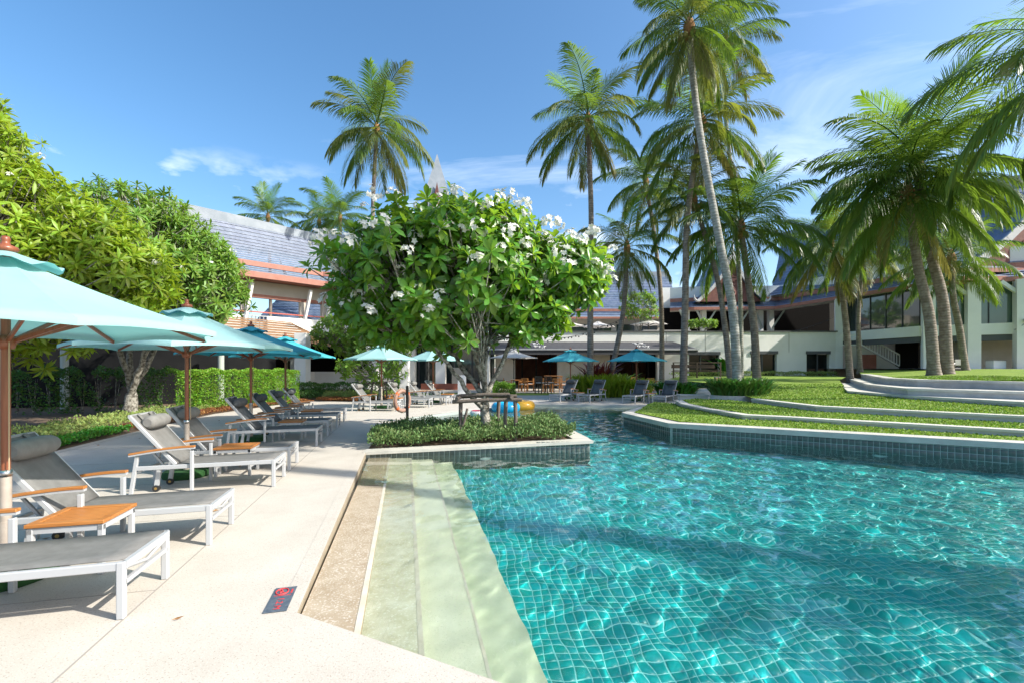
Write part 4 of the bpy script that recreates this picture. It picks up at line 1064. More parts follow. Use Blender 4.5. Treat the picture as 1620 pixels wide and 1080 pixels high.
put_umb(um, (-5.25, 18.3, 0), .15, 'pale teal umbrella behind the life ring post')
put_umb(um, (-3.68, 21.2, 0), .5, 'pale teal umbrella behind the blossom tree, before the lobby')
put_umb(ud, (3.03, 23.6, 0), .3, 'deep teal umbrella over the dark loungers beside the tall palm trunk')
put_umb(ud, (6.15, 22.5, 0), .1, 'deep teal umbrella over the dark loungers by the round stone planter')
uw = make_umbrella('canopy_white', 1.65, 2.25, 2.75, 'black_paint', base=False); uw.name = 'cafe_umbrella'
uw.location = (.12, 30.2, 0); uw['label'] = 'off white umbrella on a black pole over the cafe chairs'; uw['group'] = 'off white parasols'
for (x, y, z, rz), lab in (((5.2, 43.5, 3.75, .2), 'off white parasol on the roof terrace between two palm trunks'), ((8.4, 44.5, 3.75, .5), 'off white parasol on the roof terrace behind the shortest leaning palm'),
                           ((12.6, 42.0, 3.75, .3), 'off white parasol tilted beside the terrace planter box')):
    o = copy_tree(uw, lab); o.name = 'cafe_umbrella'; o.location = (x, y, z - .45); o.rotation_euler = (0, 0, rz)

# depth marker on the deck
dm = thing('depth_marker', 'dark deck plate with red no diving ring and 1.2 M', 'sign')
a, b, c = P(475 - 5.5, 928), P(451, 968), P(419, 968.5)
dm.location = P(444.5, 948) + Vector((0, 0, .004)); ax = (P(451, 966) - P(468, 928)).normalized(); rz = math.atan2(ax.y, ax.x); dm.rotation_euler = (0, 0, rz); dm.scale = (.84, .74, 1)
# local x runs along the plate (away from its symbol), local y across
MB().box((0, 0, .002), (.42, .20, .006), bev=.002).build('plate', 'sign_slate', dm)
def text(body, size, loc, rot, m, parent, name='lettering', ext=.001, align='CENTER'):
    cu = bpy.data.curves.new(name, 'FONT'); cu.body = body; cu.size = size; cu.extrude = ext; cu.align_x = align; cu.align_y = 'CENTER'; cu.resolution_u = 2
    to = bpy.data.objects.new('tmp', cu); COL.objects.link(to)
    dg = bpy.context.evaluated_depsgraph_get(); me = bpy.data.meshes.new_from_object(to.evaluated_get(dg)); bpy.data.objects.remove(to)
    me.materials.clear(); me.materials.append(M_[m]); o = link(name, me, parent); o.location = loc; o.rotation_euler = rot; return o
text('1.2 M', .085, (.085, -.0, .0065), (0, 0, 0), 'sign_red', dm)
rg = MB().tube([(-.125 + .056 * math.cos(a_), -.02 + .056 * math.sin(a_), .0065) for a_ in np.linspace(0, 2 * math.pi, 28)[:-1]], .006, 6, closed=True); rg.build('ring_symbol', 'sign_red', dm)
sy = MB(); sy.box((-.125, -.02, .0062), (.10, .011, .002), rz=.8); sy.tube([(-.155, -.03, .0065), (-.125, -.015, .0065), (-.10, -.035, .0065)], .008, 5); sy.box((-.055, -.0, .0062), (.005, .15, .002)); sy.box((-.12, .07, .0062), (.07, .016, .002)); sy.build('diver_symbol', 'sign_red', dm)

# life ring on a black post
lr = thing('life_ring_post', 'black square post by the pool edge behind the planter', 'post', (-3.22, 14.0, 0))
MB().box((0, 0, .54), (.075, .075, 1.08), bev=.005).build('shaft', 'black_paint', lr)
ring = thing('life_ring', 'faded orange life ring hung on the black post', 'life ring', (-3.36, 13.93, .62), .95)
c_ = [(.28 * math.cos(q), 0, .30 * math.sin(q)) for q in np.linspace(0, 2 * math.pi, 41)[:-1]]
MB().tube(c_, .062, 12, closed=True).build('ring', 'ring_orange', ring)
for k in range(4):
    q = math.pi / 4 + k * math.pi / 2
    MB().tube([(.28 * math.cos(q + d_), 0, .30 * math.sin(q + d_)) for d_ in (-.12, 0, .12)], .066, 12, cap=False).build('band', 'ring_band', ring)
MB().tube([(.345 * math.cos(q), .0, .37 * math.sin(q) * (1 + .04 * math.sin(q * 4))) for q in np.linspace(0, 2 * math.pi, 33)[:-1]], .008, 5, closed=True).build('rope', 'cord', ring)
# inflatable tubes
for (x, y), m, lab in (((-.25, 18.0), 'tube_blue', 'bright blue inflatable tube floating by the far pool edge'), ((.38, 18.9), 'tube_yellow', 'yellow inflatable tube floating behind the blue one')):
    t = thing('pool_float', lab, 'float', (x, y, WATER + .15))
    MB().tube([(.36 * math.cos(q), .36 * math.sin(q), 0) for q in np.linspace(0, 2 * math.pi, 37)[:-1]], [.215 + .004 * math.sin(k * 2.2) for k in range(36)], 16, closed=True).build('tube', m, t)
    MB().lathe((.36, -.16, .13), [(0, .0), (.02, .0), (.02, .03), (0, .03)], 8).build('valve', 'white_print', t)
t = thing('pool_float', 'small patterned pale float tucked against the pool edge', 'float', (-1.25, 16.6, WATER + .04))
MB().tube([(.20 * math.cos(q), .16 * math.sin(q), .04) for q in np.linspace(0, 2 * math.pi, 25)[:-1]], .09, 10, closed=True).build('tube', 'white_print', t)
MB().tube([(.20 * math.cos(q), .16 * math.sin(q), .085) for q in np.linspace(0, 2 * math.pi, 25)[:-1]], .055, 8, closed=True).build('pattern_band', 'cloth_pink', t)

# white standing sign by the lobby
sg = thing('standing_sign', 'white upright sign panel with anchor mark beyond the grey loungers', 'sign', (-2.75, 25.0, 0))
MB().box((0, 0, .62), (.46, .05, 1.16), bev=.005).build('panel', 'white_print', sg)
MB().box((0, .05, .03), (.50, .30, .05)).build('foot', 'white_metal', sg)
an = MB(); an.tube([(.07 * math.cos(q), -.03, .98 + .07 * math.sin(q)) for q in np.linspace(math.pi, 2 * math.pi, 9)], .010, 5); an.bar((0, -.03, .91), (0, -.03, 1.07), .016, .01); an.bar((-.04, -.03, 1.05), (.04, -.03, 1.05), .012, .01); an.build('anchor_mark', 'dark_trim', sg)
ln = MB()
for k, w in enumerate((.22, .28, .18)): ln.box((0, -.027, .78 - .06 * k), (w, .004, .018))
ln.build('small_print', 'pot', sg)

# cafe furniture
def make_chair(m, h=.45):
    t = thing('cafe_chair', 'x', 'chair')
    for x in (-.22, .22):
        MB().bar((x, -.22, 0), (x, -.22, h + .20), .05, .05, up=(1, 0, 0)).build('leg', m, t)
        MB().bar((x, .24, 0), (x, .22, h + .44), .05, .05, up=(1, 0, 0)).build('leg', m, t)
        MB().bar((x, -.26, h + .21), (x, .24, h + .22), .06, .035).build('armrest', m, t)
    MB().box((0, 0, h), (.48, .48, .05), bev=.008).build('seat', m, t)
    MB().box((0, 0, h + .045), (.42, .42, .05), bev=.015).build('cushion', 'canopy_white', t)
    b = MB()
    for z in (h + .18, h + .42): b.box((0, .23, z), (.44, .03, .07))
    for k in range(5): b.box((-.16 + .08 * k, .23, h + .30), (.035, .02, .18))
    b.build('backrest', m, t); return t
def make_cafe_table(m, w, h):
    t = thing('cafe_table', 'x', 'table')
    MB().box((0, 0, h), (w, w, .05), bev=.006).build('table_top', m, t)
    for x in (-w / 2 + .07, w / 2 - .07):
        for y in (-w / 2 + .07, w / 2 - .07): MB().bar((x, y, 0), (x, y, h - .02), .06, .06, up=(1, 0, 0)).build('leg', m, t)
    return t
chs = {m: make_chair(m, h) for m, h in (('teak_chair', .45), ('dark_chair', .62))}
cu_ = set()
cafe_chairs = [('teak_chair', -.35, 30.6, 1.6), ('teak_chair', .75, 30.4, -.5), ('teak_chair', 1.25, 31.3, -1.5), ('dark_chair', 1.75, 28.3, 2.6), ('dark_chair', 2.35, 28.6, .3), ('teak_chair', 2.3, 30.2, 1.6), ('teak_chair', 2.9, 30.0, 3.1),
               ('teak_chair', 3.5, 30.6, -1.4), ('teak_chair', 4.6, 30.2, 1.5), ('teak_chair', 5.3, 30.9, -1.4), ('teak_chair', 8.6, 31.5, 1.4), ('teak_chair', 9.4, 31.0, 3.0), ('teak_chair', 10.2, 31.7, -1.5), ('teak_chair', 8.9, 33.0, .2)]
CHAIR_LABELS = ['orange teak chair beside the dark table under the off white umbrella', 'orange teak chair turned away beside the black umbrella pole', 'orange teak chair behind the black umbrella pole, facing the table',
                'tall dark bar chair at the lawn edge, its back to the pool', 'tall dark bar chair drawn close to the high teak table', 'orange teak chair at the high table next to the bar chairs',
                'orange teak chair facing the pool before the high table', 'orange teak chair at the end of the high table behind a dark lounger', 'orange teak chair between the deep teal umbrella and the tall palm trunk', 'orange teak chair just beside the tall grey palm trunk',
                'orange teak chair at the brown opening nearest the tall palm trunk', 'orange teak chair facing the pool at the table before the brown opening', 'orange teak chair at the brown opening nearest the thin palm trunk', 'orange teak chair with its back to the brown opening']
for k, (m, x, y, rz) in enumerate(cafe_chairs):
    o = copy_tree(chs[m]) if m in cu_ else chs[m]; cu_.add(m)
    o.location = (x, y, .014); o.rotation_euler = (0, 0, rz)
    o['label'] = CHAIR_LABELS[k]; o['group'] = 'dark bar chairs' if m == 'dark_chair' else 'orange teak cafe chairs'
for m, w, h, x, y, lab in (('teak_chair', .8, .74, .3, 31.3, 'teak cafe table under the off white umbrella'), ('teak_chair', 1.2, 1.02, 2.8, 31.0, 'high teak table in front of the dark restaurant doors'),
                           ('teak_chair', .8, .74, 5.0, 30.6, 'teak cafe table hidden by the tall palm trunk'), ('teak_chair', .9, .74, 9.4, 32.0, 'teak cafe table before the brown restaurant opening'), ('dark_chair', .8, .74, -.9, 31.6, 'dark wooden cafe table behind the clipped shrub')):
    t = make_cafe_table(m, w, h); t.location = (x, y, .014); t['label'] = lab
# dark rail with bench by the window
rl = thing('timber_rail', 'brown timber rail and bench beside the palm in the round planter', 'railing', (12.6, 31.0, ground_z(12.6, 31.0)))
for x in (-1.6, 0, 1.6): MB().bar((x, 0, 0), (x, 0, 1.05), .08, .08, up=(1, 0, 0)).build('post', 'dark_chair', rl)
MB().bar((-1.65, 0, 1.05), (1.65, 0, 1.05), .09, .06).build('top_rail', 'dark_chair', rl); MB().bar((-1.6, 0, .55), (1.6, 0, .55), .05, .05).build('mid_rail', 'dark_chair', rl)
MB().box((0, .45, .45), (3.0, .45, .06)).build('bench_seat', 'dark_chair', rl); MB().box((0, .68, .8), (3.0, .05, .25)).build('bench_back', 'dark_chair', rl)
# string lights slung to a palm
sl_ = thing('string_lights', 'black cable with small bulbs slung over the restaurant front', 'string lights', (5, 33, 4))
def cable(a, b, sag, n, parent):
    a, b = Vector(a) - Vector((5, 33, 4)), Vector(b) - Vector((5, 33, 4)); pts = []
    for i in range(n + 1): t = i / n; q = a.lerp(b, t); q.z -= sag * 4 * t * (1 - t); pts.append(q)
    MB().tube(pts, .012, 4).build('cable', 'rubber', parent)
    for q in pts[1:-1]: MB().lathe(q - Vector((0, 0, .11)), [(0, 0), (.045, .02), (.05, .06), (.025, .1), (.02, .12)], 8).build('bulb', 'rubber' if a.z < 1.5 else 'bulb', parent)
cable((-.8, 35.6, 3.9), (6.6, 26.5, 4.5), .7, 18, sl_); cable((2.2, 35.6, 4.1), (6.9, 26.4, 4.6), .6, 12, sl_)
cable((21.0, 36.6, 4.3), (25.7, 36.3, 5.6), .25, 9, sl_)
# planters
def stone_planter(name, label, c, rx, ry, h, z):
    t = thing(name, label, 'planter', (c[0], c[1], z)); n = 28
    prof = [(1.0, -.1), (1.0, h), (.9, h), (.9, h - .06)]
    v = []; f = []
    for s_, zz in prof:
        for k in range(n): q = 2 * math.pi * k / n; v.append((rx * s_ * math.cos(q), ry * s_ * math.sin(q), zz))
    for i in range(3):
        for k in range(n): f.append((i * n + k, i * n + (k + 1) % n, (i + 1) * n + (k + 1) % n, (i + 1) * n + k))
    MB().add(v, f).build('rim', 'stone_kerb', t)
    MB().add([v[3 * n + k] for k in range(n)], [tuple(range(n))]).build('soil', 'earth', t); return t
stone_planter('round_planter', 'round low stone planter of ferns at the foot of the straight grey palm', (8.15, 22.6), .95, .95, .28, .0)
stone_planter('oval_planter', 'oval stone kerb planter of dark ferns around the leaning palm trunks', (9.2, 18.4), 1.15, .75, .16, .36)
bl = thing('stone_bench', 'pale stone block bench joining the path and the oval planter', 'bench', (7.5, 18.9, .30))
MB().box((0, 0, .0), (1.1, .42, .30), rz=-.1).build('block', 'stone_kerb', bl); MB().box((0, 0, .18), (1.2, .52, .07), rz=-.1, bev=.01).build('cap', 'coping', bl)
tp = thing('terrace_planter', 'white pebble planter box with clipped shrub on the roof terrace', 'planter', (13.6, 40.5, 3.75))
MB().box((0, 0, .55), (4.2, 1.2, 1.1), bev=.02).build('box', 'pot', tp)
gp = thing('path_light', 'small terracotta cube light in the lawn by the path', 'light', (11.9, 26.4, ground_z(11.9, 26.4)))
MB().box((0, 0, .14), (.28, .28, .28), bev=.02).build('body', 'carving', gp); MB().box((0, 0, .29), (.30, .30, .03)).build('lid', 'pot', gp)
gp = thing('path_light', 'pale cube light at the end of the lounger row', 'light', (-8.2, 17.6, 0))
MB().box((0, 0, .12), (.26, .26, .24), bev=.02).build('body', 'pot', gp); MB().box((0, 0, .255), (.28, .28, .03)).build('lid', 'wall_white', gp)
sk = thing('garden_speaker', 'black spotlights and cable box at the foot of the twin palms', 'spotlight', (19.4, 20.3, 1.49))
MB().lathe((-.2, 0, .3), [(0, -.12), (.12, -.12), (.15, .12), (0, .12)], 10).build('lamp_head', 'black_paint', sk)
MB().lathe((.1, -.1, .22), [(0, -.12), (.12, -.12), (.15, .12), (0, .12)], 10).build('lamp_head', 'black_paint', sk)
MB().box((.42, 0, .36), (.26, .16, .26), bev=.01).build('cable_box', 'pot', sk); MB().box((0, 0, .06), (1.0, .3, .12), bev=.02).build('base', 'black_paint', sk)
for x in (.42, -.2, .1): MB().bar((x, 0, .1), (x, 0, .3), .03).build('stand', 'black_paint', sk)
bx = thing('white_box', 'small pale box seat under the glass wing beside the column', 'box', (30.4, 28.6, 1.535)); MB().box((0, 0, .25), (.8, .5, .5), bev=.02).build('body', 'wall_white', bx); MB().box((0, 0, .52), (.84, .54, .04)).build('lid', 'pot', bx)
# ---------------------------------------------------------------- vegetation
def rot_to(d, roll=0.0):
    "3x3 numpy matrix turning +z to direction d"
    q = Vector(d).to_track_quat('Z', 'Y') @ Quaternion((0, 0, 1), roll); return np.array(q.to_matrix())
def leaf_np(L, w, fold=.25, curl=.25, st=4, tip=.62):
    "one leaf along +x from the origin, folded on its midrib; widest at tip fraction"
    V = []; F = []
    for i in range(st + 1):
        t = i / st; ww = w * (math.sin(math.pi * min(1, t ** (math.log(.5) / math.log(tip)))) ** .8 if 0 < t < 1 else .05)
        x = L * t; z = -curl * L * t * t
        V += [(x, -ww, z + fold * ww), (x, 0, z), (x, ww, z + fold * ww)]
    for i in range(st):
        a = i * 3; F += [(a, a + 3, a + 4, a + 1), (a + 1, a + 4, a + 5, a + 2)]
    return np.array(V), np.array(F)
def join(parts):
    vs = []; fs = []; n = 0
    for V, F in parts: vs.append(V); fs.append(F + n); n += len(V)
    return np.concatenate(vs), np.concatenate(fs)
def rosette(n, L, w, seed, up=(65, -12), curl=.25, tip=.62, fold=.25):
    r = random.Random(seed); parts = []
    for i in range(n):
        t = i / (n - 1); V, F = leaf_np(L * r.uniform(.75, 1.1) * (.65 + .35 * min(1, t * 1.6 + .2)), w * r.uniform(.85, 1.1), fold, curl * r.uniform(.4, 1.5), tip=tip)
        el = R(lerp(up[0], up[1], t) + r.uniform(-10, 10)); az = i * 2.39996 + r.uniform(-.2, .2)
        Mx = np.array((Matrix.Rotation(az, 3, 'Z') @ Matrix.Rotation(-el, 3, 'Y') @ Matrix.Rotation(r.uniform(-.3, .3), 3, 'X')))
        parts.append((V @ Mx.T + np.array((0, 0, -.05 * t * L * 2)), F))
    return join(parts)
def blossom(seed, n=9, s=.11):
    r = random.Random(seed); parts = []
    for k in range(n):
        d = Vector((r.gauss(0, 1), r.gauss(0, 1), abs(r.gauss(.7, .6)))).normalized(); c = np.array(d) * s * r.uniform(.6, 1.1)
        Rm = rot_to(d, r.uniform(0, 6))
        for p in range(5):
            V, F = leaf_np(.045, .017, .1, .2, 2, .6); a = p * 2 * math.pi / 5
            Mx = np.array(Matrix.Rotation(a, 3, 'Z') @ Matrix.Rotation(-.5, 3, 'Y')); parts.append(((V @ Mx.T) @ Rm.T + c, F))
    return join(parts)
def place_np(base, pts):
    "pts: list of (pos, dir, roll, scale); one mesh of them all"
    vs = []; fs = []; n = 0
    for p, d, roll, s in pts:
        V, F = base[rng.randrange(len(base))]; vs.append((V * s) @ rot_to(d, roll).T + np.array(p)); fs.append(F + n); n += len(V)
    return np.concatenate(vs), np.concatenate(fs)
def curve_pts(a, b, bend, n=7, wob=0.0):
    a, b, c = Vector(a), Vector(b), Vector(bend); out = []
    for i in range(n + 1):
        t = i / n; p = a * (1 - t) ** 2 + c * 2 * t * (1 - t) + b * t * t
        if 0 < i < n: p += Vector((rng.uniform(-wob, wob), rng.uniform(-wob, wob), rng.uniform(-wob, wob)))
        out.append(p)
    return out

def broad_tree(name, label, base, fork, limbs, blobs, n_ros, leafset, leafmat, flowers, n_parts, group=None, r0=.17, shell=.55, low_cut=None, twig=True, fsize=1.0, seed=1, droop=.0, keep=None):
    """base, fork: points; limbs: number of main limbs; blobs: (centre, radii, weight) ellipsoids the crown fills.
    leafset: rosette arrays. The n_parts rosettes nearest the camera are parts, the rest one foliage part."""
    rr = random.Random(seed)
    base = Vector(base); t = thing(name, label, 'tree', base, 0, group)
    fork = Vector(fork); pts = []
    tot = sum(b[2] for b in blobs); tries = 0
    while len(pts) < n_ros and tries < n_ros * 60:
        tries += 1
        x = rr.uniform(0, tot)
        for c, rad, w in blobs:
            x -= w
            if x <= 0: break
        d = Vector((rr.gauss(0, 1), rr.gauss(0, 1), rr.gauss(0, 1))).normalized(); q = lerp(shell, 1.0, rr.random() ** .6) * (1 + .10 * math.sin(d.x * 7 + seed) * math.sin(d.y * 6 + d.z * 5) + rr.gauss(0, .06))
        p = Vector((c[0] + d.x * rad[0] * q, c[1] + d.y * rad[1] * q, c[2] + d.z * rad[2] * q))
        if low_cut is not None and p.z < low_cut + rr.uniform(-.45, .45): continue
        inner = False
        for c2, rad2, w2 in blobs:
            e = Vector(((p.x - c2[0]) / rad2[0], (p.y - c2[1]) / rad2[1], (p.z - c2[2]) / rad2[2]))
            if e.length < shell * .9: inner = True
        if inner and rr.random() < .75: continue
        if keep and not keep(p): continue
        out = Vector((d.x / rad[0], d.y / rad[1], d.z / rad[2])).normalized()
        dr = (out * .75 + Vector((0, 0, .55 - droop)) + Vector((rr.gauss(0, .25), rr.gauss(0, .25), rr.gauss(0, .2)))).normalized()
        pts.append((p, dr, rr.uniform(0, 6.28), rr.uniform(.78, 1.18)))
    # limbs: cluster tips by direction from the fork, then twigs to each tip
    cl = [[] for _ in range(limbs)]
    seeds = [pts[int(k * len(pts) / limbs)][0] for k in range(limbs)]
    for _ in range(4):
        cl = [[] for _ in range(limbs)]
        for q in pts: cl[min(range(limbs), key=lambda k: (q[0] - seeds[k]).length)].append(q)
        seeds = [sum((q[0] for q in c_), Vector()) / len(c_) if c_ else seeds[k] for k, c_ in enumerate(cl)]
    br = MB(); tw = MB()
    mains = max(3, limbs // 3); ms = [seeds[int((k + .5) * limbs / mains)] for k in range(mains)]
    for _ in range(4):
        own = [min(range(mains), key=lambda m: (seeds[k] - ms[m]).length) for k in range(limbs)]
        ms = [sum((seeds[k] for k in range(limbs) if own[k] == m), Vector()) / max(1, own.count(m)) if m in own else ms[m] for m in range(mains)]
    for m in range(mains):
        if m not in own: continue
        s_ = fork + Vector((rr.uniform(-.06, .06), rr.uniform(-.06, .06), rr.uniform(-.25, .05))); e = s_.lerp(ms[m], .55)
        sag = -.10 if (ms[m] - s_).normalized().z < .75 else .0
        mp_ = curve_pts(s_, e, s_.lerp(e, .5) + Vector((rr.uniform(-.12, .12), rr.uniform(-.12, .12), sag * (e - s_).length)), 8, .035); ra = r0 * rr.uniform(.5, .66)
        br.tube([p - base for p in mp_], [lerp(ra, ra * .62, i / 8) for i in range(9)], 9)
        for k in range(limbs):
            if own[k] != m or not cl[k]: continue
            j = rr.choice((5, 6, 7, 8)); a_ = mp_[j]; e2 = a_.lerp(seeds[k], .88)
            path = curve_pts(a_, e2, a_.lerp(e2, .5) + Vector((rr.uniform(-.15, .15), rr.uniform(-.15, .15), -.08 * (e2 - a_).length)), 8, .04); rb2 = ra * .55
            br.tube([p - base for p in path], [lerp(rb2, rb2 * .45, i / 8) for i in range(9)], 7)
            if twig:
                for q in cl[k]:
                    a = path[min(8, max(2, int(rr.uniform(2, 9))))]
                    m_ = a.lerp(q[0], .5) + Vector((rr.gauss(0, .08), rr.gauss(0, .08), -.10 * (q[0] - a).length))
                    tw.tube([p - base for p in (a, m_, q[0] - q[1] * .04)], [.020, .015, .011], 4, cap=False)
    br.tube([p - base for p in curve_pts(base - Vector((0, 0, .1)), fork, base.lerp(fork, .5) + Vector((rr.uniform(-.06, .06), rr.uniform(-.06, .06), 0)), 7, .015)] , [r0 * lerp(1.25, .85, i / 7) for i in range(8)], 12)
    br.build('trunk', 'bark_grey', t)
    if twig: tw.build('twigs', 'bark_grey', t)['kind'] = 'stuff'
    order = sorted(range(len(pts)), key=lambda i: (pts[i][0] - Vector((0, 0, EYE))).length)
    meshes = []
    for V, F in leafset:
        me = mesh_np('leaf_rosette', V, F, True); me.materials.append(M_[leafmat]); meshes.append(me)
    for i in order[:n_parts]:
        p, d, roll, s = pts[i]; o = link('leaf_rosette', meshes[i % len(meshes)], t)
        Rm = Matrix([list(r_) for r_ in rot_to(d, roll)]).to_4x4(); o.matrix_local = Matrix.Translation(p - base) @ Rm @ Matrix.Scale(s, 4)
    rest = [(pts[i][0] - base, *pts[i][1:]) for i in order[n_parts:]]
    if rest:
        V, F = place_np(leafset, rest); me = mesh_np('foliage', V, F, True); me.materials.append(M_[leafmat]); link('foliage', me, t)['kind'] = 'stuff'
    if flowers:
        fm = []
        for k in range(4):
            V, F = blossom(seed * 10 + k); me = mesh_np('blossom', V * fsize, F); me.materials.append(M_['petal']); fm.append(me)
        outer = [q for q in pts if q[1].z > .15]
        for q in rr.sample(outer, min(flowers, len(outer))):
            o = link('blossom', fm[rr.randrange(4)], t); o.location = q[0] + q[1] * (.20 * fsize) - base; o.rotation_euler = (rr.uniform(-.4, .4), rr.uniform(-.4, .4), rr.uniform(0, 6)); o.scale = (rr.uniform(.7, 1.25),) * 3
    return t
R_BIG = [rosette(14, .30, .056, s, (70, -35), .30, .66) for s in range(6)]
R_NARROW = [rosette(15, .285, .031, 20 + s, (75, -30), .35, .56) for s in range(6)]
# the white blossom tree in the planter
broad_tree('blossom_tree', 'broad tree full of white blossom with forked mossy trunk in the pool planter', (-.58, 10.3, .05), (-.62, 10.35, .95), 21,
           [((-1.45, 10.4, 3.6), (2.65, 2.3, 1.6), 5.0), ((-1.0, 10.4, 4.3), (1.7, 1.6, 1.15), 2.0), ((1.05, 10.5, 3.75), (1.1, 1.2, .85), 1.5), ((-2.75, 10.3, 3.0), (1.3, 1.3, .9), 1.2), ((.35, 10.0, 2.75), (.9, 1.0, .6), .5), ((-2.0, 9.4, 2.6), (.9, .8, .5), .5)],
           1350, R_BIG, 'leaf_plumeria', 270, 285, r0=.105, low_cut=2.05, seed=4, fsize=1.4)
# timber trestle that props it
ts = thing('tree_prop', 'weathered timber trestle propping the blossom tree trunk', 'trestle', (-.55, 10.1, .05))
for x, y in ((-.55, -.35), (.42, -.30), (.62, -.42), (.25, .35)):
    MB().tube([(x, y, 0), (x + rng.uniform(-.03, .03), y, .45), (x, y + .02, .88)], [.045, .04, .045], 8).build('post', 'old_timber', ts)
for (a, b) in (((-.72, -.40, .86), (.76, -.43, .91)), ((-.70, .12, .93), (.66, .10, .95)), ((-.62, -.5, .93), (-.5, .35, .95)), ((.55, -.5, .97), (.32, .42, .97)), ((-.6, -.15, .97), (.5, -.2, 1.0))):
    MB().tube([a, Vector(a).lerp(Vector(b), .5) + Vector((0, 0, .015)), b], [.042, .038, .04], 8).build('rail', 'old_timber', ts)
MB().tube([(-.55, -.35, .25), (-.47, -.38, .45), (-.40, -.42, .72)], [.035, .03, .025], 7).build('stub', 'old_timber', ts)
# trees on the left
broad_tree('frangipani_tree', 'tall dense yellow green frangipani tree behind the largest umbrella', (-12.6, 9.6, 0), (-12.3, 9.8, 1.9), 12,
           [((-11.9, 10.2, 3.9), (2.9, 2.6, 2.3), 4), ((-13.0, 9.9, 6.4), (1.9, 2.0, 2.0), 3.0), ((-9.7, 10.6, 3.8), (1.5, 1.6, 1.5), 1.4), ((-13.2, 9.2, 4.2), (2.2, 2, 2.4), 1.4)],
           2300, R_NARROW, 'leaf_bright', 34, 270, r0=.2, low_cut=2.0, seed=8, fsize=.9, keep=lambda p: p.x > -p.y * 1.3)
broad_tree('frangipani_tree', 'two stemmed frangipani tree in front of the black wall', (-12.75, 15.2, 0), (-12.7, 15.2, .75), 14,
           [((-12.3, 15.3, 4.8), (2.8, 2.6, 2.4), 4.4), ((-12.6, 15.2, 6.1), (2.0, 2.0, 1.6), 1.8), ((-10.5, 15.2, 4.5), (1.5, 1.6, 1.6), 1.5)],
           2000, R_NARROW, 'leaf_mid', 44, 250, r0=.19, low_cut=2.55, seed=9, fsize=.9)
broad_tree('young_frangipani', 'young sparse frangipani on timber props in the bed before the lobby', (-6.55, 22.4, .1), (-6.5, 22.4, .75), 9,
           [((-6.7, 22.4, 1.75), (1.55, 1.3, .85), 2), ((-7.6, 22.6, 1.6), (.9, .8, .6), 1)], 75, R_BIG, 'leaf_mid', 4, 75, r0=.07, seed=12)
broad_tree('garden_tree', 'leafy garden tree between the pavilion and the blossom tree', (-8.6, 25.6, 0), (-8.6, 25.5, 1.5), 10,
           [((-8.7, 25.2, 3.6), (2.3, 1.8, 1.5), 3), ((-7.2, 25.4, 3.2), (1.8, 1.6, 1.2), 2)], 420, R_BIG, 'leaf_mid', 10, 120, r0=.12, seed=13)
tk = thing('tree_prop', 'small timber prop frame around the young frangipani', 'trestle', (-6.5, 22.4, .05))
for x, y in ((-.4, -.3), (.45, -.3), (.1, .35)): MB().tube([(x, y, 0), (x * .7, y * .7, .85)], .04, 6).build('post', 'old_timber', tk)
for a, b in (((-.6, -.28, .8), (.75, -.25, .84)), ((-.5, .2, .84), (.6, .22, .86))): MB().tube([a, b], .04, 6).build('rail', 'old_timber', tk)
broad_tree('terrace_tree', 'small pale leaved tree on the roof terrace beside the planter box', (11.6, 41.5, 3.75), (11.6, 41.5, 5.0), 8,
           [((11.7, 41.4, 7.2), (1.9, 1.5, 1.3), 2)], 130, R_BIG, 'leaf_mid', 0, 60, r0=.09, seed=15)
broad_tree('terrace_tree', 'low spreading shrub tree on the parapet before the gabled porch', (15.4, 37.6, 3.75), (15.5, 37.5, 4.5), 6,
           [((15.6, 37.4, 5.2), (1.4, .8, .32), 2)], 46, R_BIG, 'leaf_mid', 0, 46, r0=.06, seed=16)

